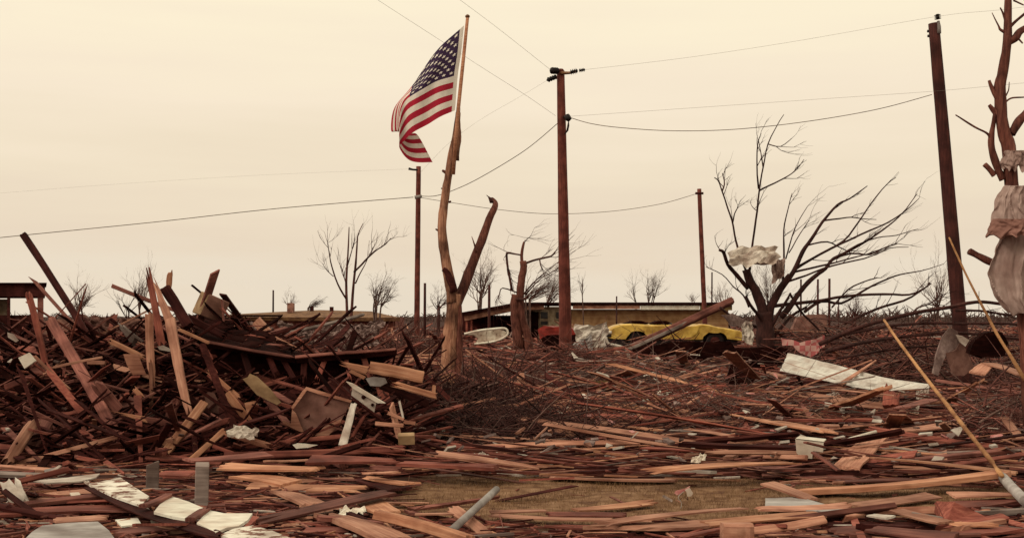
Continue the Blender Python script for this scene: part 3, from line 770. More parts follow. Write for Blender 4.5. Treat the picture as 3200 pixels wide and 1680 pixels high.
wild('small red bare tree standing beside the upright boards on the left', 402, 1015, 880, 62, .25, 0, 'twigred', 12, 2, depth=2, r=.05)
wild('tall faint tuft of a tree behind the upright boards on the left', 438, 1000, 838, 100, .22, 0, 'twig', 13, 3, r=.08, fan=.18)
wild('low tangled bare tree right of the slender upright tree', 1175, 985, 868, 70, .5, .3, 'twig', 14, 5, r=.07)
wild('small tuft on the skyline above the brown patched roof', 902, 975, 915, 120, .4, .1, 'twig', 15, 2, r=.06)
wild('bush bent over to the right above the brown patched roof', 965, 975, 918, 120, .3, 1.3, 'twig', 16, 4, r=.06)
wild('fuzzy bare tree between the forked tree and the snapped tree', 1500, 975, 800, 85, .35, .05, 'twig', 17, 5, r=.07)
wild('bare shrub swept to the right behind the snapped tree', 1655, 965, 838, 72, .28, 1.0, 'twig', 18, 6, r=.05)
wild('thin sapling just right of the tall pole on the house skyline', 1828, 955, 845, 75, .2, .03, 'twig', 19, 1, depth=2, r=.05, fan=.12)
wild('pale forked tree far off above the middle of the tan house', 2034, 965, 850, 150, .35, .2, 'twig', 20, 4, r=.1, fan=.35)
wild('pair of faint stems left of the pale forked tree above the tan house', 1990, 965, 862, 150, .3, -.2, 'twig', 21, 2, depth=2, r=.07)
wild('tiny round bush on the tan house skyline left of the slim pole', 2160, 950, 915, 150, .5, 0, 'twig', 22, 3, depth=2, r=.06)
wild('feathery bare tree behind the leaning pole', 2925, 1010, 820, 90, .35, 0, 'twig', 23, 5, r=.07)
wild('faint bare tree between the car and the windswept tree', 2260, 985, 890, 80, .35, .1, 'twig', 24, 4, r=.05)
wild('upright bare saplings behind the trunk of the windswept tree', 2405, 990, 850, 75, .25, 0, 'twig', 25, 6, r=.04, fan=.25)
wild('dark bare bush right of the three thin posts', 2670, 1010, 935, 70, .45, .1, 'twigred', 26, 5, r=.05)
wild('scrubby bare sapling close beside the tall pole at the left', 1710, 975, 850, 80, .35, .5, 'twig', 27, 5, r=.05)
wild('thin grey sapling leaning over the yard right of the pole under the flag', 1370, 985, 900, 66, .45, .4, 'twigred', 28, 4, r=.05)

def brush(label, c, size, n, mat, seed, flat=.35, lr=(.5, 1.4), r=(.006, .018), group=None, arch=.2, tones=(5, 2.2, 1.4)):
    """a heap of torn branches: one thing, many tangled stems, some of them barked and some weathered pale"""
    T = Tubes(); rg = random.Random(seed); cx, cy = c; mi = []
    for _ in range(int(n * .62)):
        x = cx + max(-.8, min(.8, rg.gauss(0, .4))) * size[0]; y = cy + max(-.8, min(.8, rg.gauss(0, .4))) * size[1]
        env = max(0.0, 1 - ((x - cx) / size[0]) ** 2 * .8 - ((y - cy) / size[1]) ** 2 * .8)
        env *= .35 + .9 * abs(noise.noise(Vector((x * .9, y * .6, seed))))
        z = gz(x, y) + rg.uniform(0, 1) ** 1.4 * size[2] * env
        a = rg.gauss(0, .7) + (math.pi if rg.random() < .5 else 0); e = rg.gauss(.1, flat)
        dr = Vector((math.cos(a) * math.cos(e), math.sin(a) * math.cos(e), math.sin(e)))
        L = rg.uniform(*lr) * rg.choice((.5, 1, 1, 1.4)); p = Vector((x, y, z)) - dr * L * .4; pts = [p.copy()]
        for k in range(4):
            dr = (dr + Vector((rg.gauss(0, arch), rg.gauss(0, arch), rg.gauss(-.02, arch)))).normalized(); p = p + dr * L / 4; pts.append(p.copy())
        r0 = rg.uniform(*r) * rg.choice((.7, 1, 1, 1.8)); f0 = len(T.f); T.add(pts, [r0 * (1 - .18 * k) for k in range(5)], 4, False)
        mi += [rg.choices((0, 1, 2), tones)[0]] * (len(T.f) - f0)
    o = T.build('brush_pile', mat); o.data.materials.append(M['twig']); o.data.materials.append(M['brown'])
    o.data.polygons.foreach_set('material_index', mi)
    recentre(o, (cx, cy, gz(cx, cy)))
    return tag(o, label, 'brush pile', group)
brush('dark tangle of torn branches behind the wreckage left of the forked tree', (hx(1270, 46), 46), (1.9, 2.0, 1.6), 900, 'twigred', 31, .8, (.6, 1.8), (.01, .025))
brush('tangle of torn branches heaped right behind the forked trunk', (hx(1520, 25), 25), (1.6, 3.0, .75), 1900, 'twigred', 32, .35, tones=(9, 1, .6))
brush('flattened dark brush heap in front of the forked tree', (hx(1560, 15.2), 15.2), (1.5, 1.3, .62), 2400, 'bark', 33, .25, (.4, 1.2), (.004, .011), tones=(9, 1, .6))
brush('wide low heap of dark branches under the right hand limbs', (hx(2900, 29), 29), (3.6, 4.5, .75), 1700, 'twigred', 34, .16, (.8, 2.2), (.01, .024))
brush('dark brush mound just right of the foot of the forked tree', (hx(1500, 18.0), 18.0), (1.1, 1.4, .85), 2400, 'bark', 50, .45, (.4, 1.3), (.005, .015), tones=(10, .7, .5))
brush('dark matted brush left of the splintered stub', (hx(1700, 15.0), 15.0), (1.6, 1.3, .32), 1500, 'bark', 39, .15, (.4, 1.2), (.004, .010), tones=(9, 1, .6))
brush('dark matted brush behind the pinkish lath', (hx(2150, 18.5), 18.5), (2.8, 1.8, .25), 900, 'twigred', 40, .12, (.5, 1.4), (.005, .012))
brush('tangled brush packed round the foot of the forked tree', (hx(1400, 21.6), 21.6), (1.3, 1.0, .6), 700, 'twigred', 45, .4, (.4, 1.2), (.005, .014))
brush('dark brush between the left heap and the forked tree', (hx(1290, 15.6), 15.6), (.8, 1.3, .7), 600, 'twigred', 46, .5, (.3, 1.0), (.004, .012))
brush('brush and branches banked against the near side of the yellow car', (hx(2080, 38.6), 38.6), (2.6, .8, .4), 320, 'bark', 47, .3, (.6, 1.8), (.012, .03))
brush('grey branch tangle in the open ground below the yellow car', (hx(1950, 27), 27), (3.4, 3.0, .4), 450, 'twig', 48, .18, (.8, 2.4), (.007, .018))
brush('loose grey branches across the middle of the field', (hx(2350, 20.5), 20.5), (3.6, 2.0, .3), 300, 'twig', 49, .15, (.6, 2.0), (.005, .013))
brush('low brush at the foot of the tall pole', (hx(1760, 32), 32), (2.0, 2.0, .7), 700, 'twigred', 35, .3, (.5, 1.6))
brush('dark twiggy heap beneath the windswept tree', (hx(2500, 34), 34), (2.6, 2.5, .8), 700, 'twigred', 36, .3, (.6, 1.8), (.008, .022))
brush('matted dark brush in the middle ground right of the tree foot', (hx(2000, 16.5), 16.5), (2.2, 1.6, .25), 900, 'twigred', 37, .12, (.5, 1.4), (.004, .011))
brush('dark brush crowding the right edge beside the long cane', (hx(3190, 15.5), 15.5), (1.0, 2.2, .85), 1100, 'twigred', 38, .3, (.4, 1.2), (.004, .012))

# ------------------------------------------------------------------ the yellow car and the other large wrecks
def plaid_mat():
    m, t, b = new_mat('red and white plaid cloth'); L = t.links.new
    co = t.nodes.new('ShaderNodeTexCoord')
    ck = t.nodes.new('ShaderNodeTexChecker'); ck.inputs['Scale'].default_value = 7.5
    ck.inputs['Color1'].default_value = (0.42, 0.06, 0.07, 1); ck.inputs['Color2'].default_value = (0.62, 0.42, 0.36, 1)
    n = t.nodes.new('ShaderNodeTexNoise'); n.inputs['Scale'].default_value = 5
    mi = t.nodes.new('ShaderNodeMix'); mi.data_type = 'RGBA'; mi.inputs[7].default_value = (0.40, 0.13, 0.12, 1)
    L(co.outputs['Object'], ck.inputs[0]); L(co.outputs['Object'], n.inputs['Vector'])
    L(n.outputs[0], mi.inputs[0]); L(ck.outputs[0], mi.inputs[6]); L(mi.outputs[2], b.inputs['Base Color'])
    b.inputs['Roughness'].default_value = .9
    return m
M['plaid'] = plaid_mat()
M['blotch'] = grain('white paint scraped to rust', (0.10, 0.05, 0.035), (0.62, 0.52, 0.42), (0.78, 0.72, 0.60), stretch=(6, 6, 6), vary=0, dirt=.35, scale=1.2, pos=(.36, .43, .6))

def car():
    d = 41.0; y0, wid = d, 1.72
    X = lambda u: hx(u, d)
    Z = lambda v: hz(v, d)
    e = thing('sports_car', 'wrecked low yellow sports car without wheel covers, half buried under a fallen beam', 'car', (X(2108), d + wid / 2, Z(1110)))
    def put(o):
        recentre(o, e.location + Vector((0, 0, .3))); o.parent = e; o.location = (0, 0, .3); return o
    top = [(1897, 1044), (1903, 1032), (1914, 1022), (1928, 1016), (1950, 1011), (1975, 1009), (2000, 1010), (2030, 1013), (2075, 1013), (2110, 1016), (2140, 1019), (2168, 1015), (2194, 1012), (2220, 1014), (2245, 1020), (2270, 1026), (2296, 1029), (2314, 1031), (2323, 1040), (2322, 1054)]
    def arch(c, r, h):
        return [(c + r * math.cos(a), 1060 - h * math.sin(a)) for a in [math.pi * k / 9 for k in range(10)]]
    bot = [(2318, 1060)] + arch(2236, 39, 23) + arch(1991, 38, 33) + [(1912, 1058), (1898, 1055)]
    prof = [(X(u), Z(v)) for u, v in top + bot]
    n = len(prof); vs, fs = [], []
    rings = [(0.0, .90, .05), (0.05, .975, .015), (.14, 1, 0), (wid - .14, 1, 0), (wid - .05, .975, .015), (wid, .90, .05)]
    zc = Z(1040); xc = X(2108)
    for y, k, dz in rings:
        for x, z in prof:
            zz = z - dz * (1 if z > zc else 0)
            vs.append((xc + (x - xc) * (1 - (1 - k) * .12), y0 + y, zz))
    for i in range(len(rings) - 1):
        for j in range(n):
            j2 = (j + 1) % n; fs.append((i * n + j, i * n + j2, (i + 1) * n + j2, (i + 1) * n + j))
    bm = bmesh.new(); bv = [bm.verts.new(v) for v in vs]
    for f in fs: bm.faces.new([bv[i] for i in f])
    bm.faces.new(bv[:n]); bm.faces.new(bv[-n:][::-1])
    bmesh.ops.triangulate(bm, faces=[f for f in bm.faces if len(f.verts) > 4]); bmesh.ops.recalc_face_normals(bm, faces=bm.faces[:])
    me = bpy.data.meshes.new('body'); bm.to_mesh(me); bm.free()
    bm = bmesh.new(); bm.from_mesh(me); bmesh.ops.subdivide_edges(bm, edges=[e_ for e_ in bm.edges if e_.calc_length() > .25], cuts=3)
    for v in bm.verts: v.co += Vector((0, .05 * noise.noise(v.co * 2.1), .045 * noise.noise(v.co * 1.7 + Vector((4, 0, 0)))))
    bm.to_mesh(me); bm.free()
    put(link('body', me, M['yellow']))
    for c, r in ((1991, 36), (2236, 37)):
        for yy in (y0 + .06, y0 + wid - .30):
            T = Tubes(); T.add([(X(c), yy, Z(1066)), (X(c), yy + .03, Z(1066)), (X(c), yy + .2, Z(1066)), (X(c), yy + .24, Z(1066))], [.26, .31, .31, .26], 20, True)
            wl = put(T.build('wheel', 'blackp', None, False))
            T = Tubes(); T.add([(X(c), yy - .02, Z(1066)), (X(c), yy, Z(1066))], [.10, .17], 14, True)
            rm = T.build('rim', 'dark'); recentre(rm, e.location + Vector((0, 0, .3))); rm.parent = wl; rm.location = (0, 0, 0)
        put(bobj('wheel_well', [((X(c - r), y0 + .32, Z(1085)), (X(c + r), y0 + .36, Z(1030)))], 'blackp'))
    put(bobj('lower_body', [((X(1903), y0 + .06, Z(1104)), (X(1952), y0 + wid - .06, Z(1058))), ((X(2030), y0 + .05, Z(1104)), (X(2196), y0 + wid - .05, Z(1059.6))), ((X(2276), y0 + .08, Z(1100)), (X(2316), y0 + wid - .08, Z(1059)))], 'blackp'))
    put(bobj('headlight', [((X(1897), y0 - .02, Z(1042)), (X(1912), y0 + .3, Z(1033.5)))], 'white', None, .02))
    put(bobj('bumper', [((X(1893), y0 - .03, Z(1053)), (X(1911), y0 + wid + .03, Z(1043)))], 'blackp', None, .03))
    put(slab('door', [(X(2096), y0 - .012, Z(1020)), (X(2150), y0 - .012, Z(1022)), (X(2186), y0 - .012, Z(1018)), (X(2178), y0 - .012, Z(1040)), (X(2156), y0 - .012, Z(1057)), (X(2094), y0 - .012, Z(1058))], .03, 'yellow', None, (0, 1, 0)))
    for a, b_ in ((1955, 2032), (2040, 2104)):
        m_ = (a + b_) / 2
        put(slab('roof_panel', [(X(a), y0 + .35, Z(1010)), (X(m_ - 12), y0 + .3, Z(1002)), (X(m_ + 14), y0 + .3, Z(1002)), (X(b_), y0 + .35, Z(1009)), (X(b_ - 4), y0 + .35, Z(1012)), (X(a + 4), y0 + .35, Z(1013))], 1.0, 'tar', None, (0, 1, 0)))
    put(slab('windscreen', [(X(2100), y0 + .25, Z(1016)), (X(2104), y0 + .28, Z(1008)), (X(2096), y0 + .3, Z(1009)), (X(2090), y0 + .26, Z(1016))], 1.1, 'glass', None, (0, 1, 0)))
    put(bobj('tail_light', [((X(2317), y0 + .12, Z(1050)), (X(2325), y0 + .5, Z(1043)))], 'redp'))
car()

B('long grey brown fallen beam slanting down across the yellow car', (2290, 938), (1972, 1088), 19, 'brown', (39.5, 38), cat='beam', name='timber_beam', th=.22, roll=.3)
B('thinner pale edged beam just under the big one on the yellow car', (2190, 985), (1960, 1094), 9, 'grey', (39, 37.6), cat='beam', name='timber_beam', th=.12)
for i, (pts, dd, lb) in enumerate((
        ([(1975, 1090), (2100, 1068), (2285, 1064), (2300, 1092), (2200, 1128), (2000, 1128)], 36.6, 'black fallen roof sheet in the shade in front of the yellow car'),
        ([(2240, 1096), (2340, 1084), (2462, 1086), (2458, 1120), (2440, 1156), (2330, 1150)], 33, 'dark upended sheet between the yellow car and the white metal strip'),
        ([(2262, 1196), (2285, 1140), (2318, 1152), (2362, 1182), (2330, 1206)], 27, 'dark wedge of torn roofing with a pale stick across it'))):
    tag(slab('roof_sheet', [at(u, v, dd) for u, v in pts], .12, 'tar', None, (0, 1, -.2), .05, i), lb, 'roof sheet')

e = thing('wrecked_vehicle', 'crushed red bodywork half hidden behind the foot of the tall pole', 'vehicle', at(1735, 1080, 41))
o = slab('body', [at(u, v, 41) for u, v in ((1682, 1030), (1700, 1020), (1780, 1020), (1800, 1034), (1796, 1048), (1702, 1050), (1688, 1060))], 1.3, 'redp', None, (0.1, 1, 0), .05, 3); o.parent = e; o.location -= e.location
o = slab('lower_panel', [at(u, v, 40.9) for u, v in ((1696, 1053), (1712, 1046), (1800, 1046), (1806, 1090), (1798, 1112), (1690, 1110))], 1.2, 'tar', None, (0.1, 1, 0), .05, 4); o.parent = e; o.location -= e.location

e = thing('white_shell', 'scraped white fibreglass shell lying open between the forked tree and the snapped tree', 'shell', at(1520, 1075, 40))
o = slab('inner_skin', [at(u, v, 40) for u, v in ((1455, 1044), (1498, 1034), (1560, 1028), (1582, 1036), (1580, 1048), (1566, 1056), (1530, 1066), (1486, 1072), (1496, 1056), (1480, 1046))], .1, 'blotch', None, (0, 1, -.3), .03, 5); o.parent = e; o.location -= e.location
T = Tubes(); limb(T, [(1451, 1043), (1500, 1032), (1545, 1027), (1575, 1025), (1586, 1033), (1585, 1046), (1568, 1058), (1535, 1068), (1482, 1074)], 39.9, 8, 7, n=7, rough=.2)
o = T.build('rim', 'white'); recentre(o, e.location); o.parent = e; o.location = (0, 0, 0)

tag(crumple('crumpled_sheet', at(1845, 1052, 37), (.48, 0, .05), (.02, .1, .42), 'offwhite', .55, 3, fold=2.4), 'crumpled silvery white sheet heaped at the right of the tall pole', 'sheet')
tag(crumple('crumpled_sheet', at(1822, 1078, 36.5), (.28, 0, .1), (.02, .1, .22), 'metal', .6, 8, fold=2.2), 'smaller grey crumpled sheet low in front of the silvery heap', 'sheet')
T = Tubes(); limb(T, [(1893, 1052), (1900, 1072), (1930, 1080), (1955, 1090), (1968, 1122), (1976, 1150)], 35, 9, 10, n=7); 
tag(T.build('bent_pipe', 'offwhite'), 'pale bent pipe arching over left of the fallen beam', 'pipe')
T = Tubes(); limb(T, [(1925, 1090), (1918, 1115), (1905, 1150)], 34.5, 8, 8, n=7)
tag(T.build('bent_pipe', 'tan'), 'short tan leg standing under the pale bent pipe', 'pipe')
tag(slab('board_scrap', [at(u, v, 37) for u, v in ((2252, 985), (2290, 978), (2330, 998), (2344, 1010), (2318, 1024), (2280, 1010))], .06, 'insul', None, (0, 1, 0), .05, 4), 'torn pale scrap hanging behind the tail of the yellow car', 'scrap')
tag(crumple('crumpled_sheet', at(2356, 803, 37.4), (.74, 0, .06), (.05, .25, .30), 'offwhite', .42, 14, fold=2.2), 'crumpled pale sheet caught on the broken top of the windswept tree', 'sheet')
tag(crumple('crumpled_sheet', at(2432, 845, 37.6), (.2, 0, .12), (.03, .15, .36), 'cloth', .5, 15, fold=2.2), 'thin grey rag hanging right of the sheet in the windswept tree', 'rag')
tag(crumple('crumpled_sheet', at(2336, 1040, 37), (.2, 0, -.06), (.03, .1, .36), 'offwhite', .6, 12, fold=2.0), 'twisted white sheet at the foot of the windswept tree', 'sheet')
tag(slab('plaid_cloth', [at(u, v, 28) for u, v in ((2441, 1056), (2470, 1062), (2500, 1070), (2540, 1058), (2578, 1050), (2580, 1082), (2565, 1092), (2555, 1105), (2535, 1115), (2500, 1098), (2480, 1080), (2448, 1078))], .03, 'plaid', None, (0, 1, 0), .05, 6), 'red and white plaid cloth draped over the branches above the white metal strip', 'cloth')
tag(slab('concrete_wall', [at(u, v, 52) for u, v in ((2462, 1060), (2492, 992), (2530, 982), (2584, 982), (2588, 1060))], .4, 'panel', None, (0, 1, 0)), 'grey brown wall fragment standing behind the plaid cloth', 'wall')

def strip(name, label, top, bot, mat, waves, amp, cat):
    """a long sheet between two image edges (u, v, depth), with ribs along it"""
    nu, nv = 40, 28
    A, Bq = spline(top, 12), spline(bot, 12)
    vs, fs = [], []
    for j in range(nv + 1):
        for i in range(nu + 1):
            s = i / nu; a = A[int(s * (len(A) - 1))]; b_ = Bq[int(s * (len(Bq) - 1))]; q = a + (b_ - a) * (j / nv)
            p = at(*q); vs.append(p + Vector((0, -.6, .8)) * amp * math.sin(j / nv * waves * 2 * math.pi) + Vector((0, 0, .008 * noise.noise(p * 2))))
    for j in range(nv):
        for i in range(nu):
            o = j * (nu + 1) + i; fs.append((o, o + 1, o + nu + 2, o + nu + 1))
    me = bpy.data.meshes.new(name); me.from_pydata([tuple(v) for v in vs], [], fs); me.update()
    o = link(name, me, M[mat]); o.modifiers.new('thickness', 'SOLIDIFY').thickness = .008
    return tag(recentre(o, vs[len(vs) // 2]), label, cat)
strip('ribbed_metal_sheet', 'long white ribbed metal strip curving down across the right side', [(2462, 1104, 23.4), (2610, 1140, 22.7), (2760, 1180, 21.9), (2903, 1205, 21.2)],
      [(2437, 1158, 22.4), (2590, 1192, 21.8), (2745, 1219, 21.1), (2903, 1212, 20.5)], 'tin', 3.5, .03, 'metal sheet')

e = thing('bent_canopy', 'grey tent shaped bent sheet standing in front of the leaning pole', 'sheet', at(2980, 1165, 22))
for nm, pts, mt in (('front_fold', [(2916, 1165), (2925, 1110), (2946, 1050), (2968, 1022), (2992, 1034), (3004, 1062), (2985, 1090), (2958, 1102), (2942, 1140), (2934, 1170)], 'insul'),
                    ('side_fold', [(3004, 1060), (3024, 1098), (3048, 1152), (3012, 1176), (2978, 1172), (2966, 1128), (2958, 1103), (2986, 1090)], 'panel'),
                    ('lining', [(2990, 1046), (3010, 1050), (3028, 1062), (3016, 1082), (3000, 1068)], 'offwhite')):
    o = slab(nm, [at(u, v, 22 - (.06 if nm == 'lining' else 0) + (.003 * (u - 2968) if nm == 'side_fold' else 0)) for u, v in pts], .05, mt, None, (0, 1, .1), .03, len(nm)); o.parent = e; o.location -= e.location
tag(slab('roof_sheet', [at(u, v, 21) for u, v in ((3030, 1105), (3050, 1062), (3075, 1040), (3130, 1036), (3148, 1070), (3140, 1112), (3080, 1120))], .25, 'tar', None, (0, 1, 0), .05, 9), 'black battered sheet beside the tent shaped grey one at the right', 'roof sheet')

# cloth wound round the right hand tree
def drape(name, rings, d, mat, seed, folds=5.5, deep=.13):
    """cloth hanging round the trunk: rings give (row, left column, right column)"""
    vs, fs = [], []; n = 96
    q = spline(rings, 8)
    for v, ul, ur in q:
        c, r = (ul + ur) / 2, (ur - ul) / 2
        for k in range(n):
            a = 2 * math.pi * k / n
            sw = noise.noise(Vector((math.cos(a) * 1.3, math.sin(a) * 1.3, v * .006 + seed)))
            pl = abs(math.sin(a * folds + seed + 2.2 * sw)) ** .7
            cz = abs(noise.noise(Vector((math.cos(a) * 4, math.sin(a) * 4, v * .035 + seed)))) 
            rr = r * (1 - deep * (1 - pl) + .24 * sw - .10 * cz + .10 * noise.noise(Vector((math.cos(a) * 6, math.sin(a) * 6, v * .010 + seed))))
            w_ = v + 16 * noise.noise(Vector((math.cos(a) * 2.5, math.sin(a) * 2.5, seed)))
            vs.append(tuple(at(c, w_, d) + Vector((math.cos(a) * rr, math.sin(a) * rr * .8, 0)) * (d / F)))
    for i in range(len(q) - 1):
        for k in range(n):
            k2 = (k + 1) % n; fs.append((i * n + k, i * n + k2, (i + 1) * n + k2, (i + 1) * n + k))
    me = bpy.data.meshes.new(name); me.from_pydata(vs, [], fs); me.update()
    return recentre(link(name, me, M[mat]), at(rings[0][1], rings[0][0], d))
e = thing('hanging_cloth', 'dusty pinkish grey cloth bundled round the trunk at the right edge', 'cloth', at(3168, 960, 13))
def hang(name, rows, mat, seed, bulge, folds, amp, nu=90, per=10):
    """a limp sheet: rows give (row, left column, right column); folds fall from the top edge"""
    q = spline(rows, per); nv = len(q) - 1; vs, fs = [], []
    for j, (v, ul, ur) in enumerate(q):
        t = j / nv
        for i in range(nu + 1):
            s_ = i / nu
            el_ = 7 * noise.noise(Vector((v * .03, seed, 0))) * (1 - s_)
            ph = s_ * folds * 6.283 + 7.5 * noise.noise(Vector((s_ * 2.2, t * 1.3, seed))) + seed
            fo = (1 - abs(math.sin(ph * .5))) ** 1.6
            dd = 13 - bulge * math.sin(math.pi * min(1, s_ * .62 + .02)) - amp * fo * (.35 + .65 * t) + .03 * noise.noise(Vector((s_ * 6, t * 3, seed + 3))) + .012 * noise.noise(Vector((s_ * 14, t * 6, seed)))
            vv = v + (13 * noise.noise(Vector((s_ * 6, seed, 2))) + 8 * fo) * t
            vs.append(tuple(at(ul + (ur - ul) * s_ + el_ + 5 * noise.noise(Vector((s_ * 5, t * 6, seed + 8))), vv, dd)))
    for j in range(nv):
        for i in range(nu):
            o_ = j * (nu + 1) + i; fs.append((o_, o_ + 1, o_ + nu + 2, o_ + nu + 1))
    me = bpy.data.meshes.new(name); me.from_pydata(vs, [], fs); me.update()
    o_ = link(name, me, M[mat]); o_.modifiers.new('thickness', 'SOLIDIFY').thickness = .006
    return recentre(o_, vs[0])
for nm, rows, mt, sd, bu, fo, am in (('collar', [(470, 3140, 3206), (490, 3132, 3216), (512, 3126, 3220), (526, 3136, 3216)], 'cloth', 1, .16, 3, .03),
                                     ('upper_wrap', [(580, 3138, 3222), (604, 3122, 3236), (632, 3108, 3246), (664, 3102, 3256), (694, 3100, 3262)], 'cloth', 2, .30, 4, .05),
                                     ('hem', [(684, 3101, 3262), (700, 3095, 3264), (718, 3088, 3266), (736, 3082, 3262)], 'panel', 5, .42, 4, .05),
                                     ('curtain', [(694, 3134, 3270), (740, 3124, 3278), (790, 3110, 3284), (832, 3090, 3290), (876, 3094, 3294), (920, 3106, 3294), (950, 3124, 3290), (978, 3150, 3284)], 'cloth', 3, .22, 3.2, .11)):
    o = hang(nm, rows, mt, sd, bu, fo, am); o.parent = e; o.location -= e.location

# ------------------------------------------------------------------ the left heap: collapsed roof, panels, timbers
def pd(v): return 13 + (1440 - v) / 440 * 4
e = thing('collapsed_roof', 'dark collapsed roof lying over the left heap with its long fascia edge showing', 'roof', at(850, 1110, 15))
def sub(o): o.parent = e; o.location -= e.location; return o
sub(slab('roof_slope', [at(640, 1068, 15.0), at(780, 1090, 15.0), at(922, 1116, 15.0), at(955, 1108, 15.6), at(860, 1066, 16.3), at(765, 1030, 16.9), at(702, 986, 17.3), at(640, 976, 17.2), at(580, 990, 16.6)], .07, 'tar', None, (0, .3, -1), .02, 1))
sub(slab('roof_slope', [at(926, 1118, 15.0), at(1240, 1093, 15.0), at(1240, 1085, 16.0), at(960, 1106, 16.0)], .07, 'tar', None, (0, .3, -1), .01, 2))
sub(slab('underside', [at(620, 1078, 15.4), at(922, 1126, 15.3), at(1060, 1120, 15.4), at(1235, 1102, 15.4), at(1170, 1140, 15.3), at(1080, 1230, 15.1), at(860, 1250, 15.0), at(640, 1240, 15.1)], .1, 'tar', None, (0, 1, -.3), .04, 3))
for a, b_, w_ in (((636, 1066), (924, 1117), 9), ((922, 1116), (1150, 1098), 10), ((1146, 1098), (1240, 1091), 8)):
    o = plank3('fascia', at(*a, 14.95), at(*b_, 14.95), w_ * 15 / F, .04, Vector((0, -1, .4)), 'brown'); o.parent = e; o.location -= e.location
rg_ = random.Random(77)
def on_roof(s_, t_):
    a = at(640 + 282 * s_, 1068 + 48 * s_, 15.0); b_ = at(600 + 355 * s_, 985 + 120 * s_ * s_, 16.9); return a.lerp(b_, t_) + Vector((0, 0, .035))
for k_ in range(26):
    s_, t_ = rg_.uniform(.02, .9), rg_.uniform(.05, .85)
    a = on_roof(s_, t_); b_ = on_roof(min(1, s_ + rg_.uniform(.1, .3)), min(1, max(0, t_ + rg_.uniform(-.12, .12))))
    o = plank3('torn_shingle' if k_ % 3 else 'lath', a, b_ + Vector((0, 0, rg_.uniform(0, .07))), rg_.uniform(.05, .22) if k_ % 3 else .04, .012, Vector((rg_.gauss(0, .15), -.4, 1)), 'tar' if k_ % 3 else rg_.choice(('brown', 'red')), ends=(1.2, 1.2)); o.parent = e; o.location -= e.location
for k_ in range(9):
    u_ = 650 + k_ * 62 + rg_.uniform(-15, 15); v_ = interp(u_, [(640, 1075), (922, 1124), (1240, 1098)])
    o = plank3('hanging_stud', at(u_, v_ + 4, 15.1), at(u_ + rg_.uniform(-50, 50), v_ + rg_.uniform(40, 110), 14.9), rg_.uniform(.04, .09), .04, Vector((0, -1, .1)), rg_.choice(('dark', 'dark', 'red')), ends=(.2, 1)); o.parent = e; o.location -= e.location
# broken chimney block on top of it
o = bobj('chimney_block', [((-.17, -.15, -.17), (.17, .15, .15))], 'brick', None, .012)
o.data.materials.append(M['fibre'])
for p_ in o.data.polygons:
    if p_.normal.x < -.6: p_.material_index = 1     # left face coloured lighter, painting in the light that falls on it
o.location = at(660, 958, 16.6); o.rotation_euler = (R(8), R(22), R(38)); tag(o, 'broken square brick chunk perched on top of the left heap', 'brick chunk')

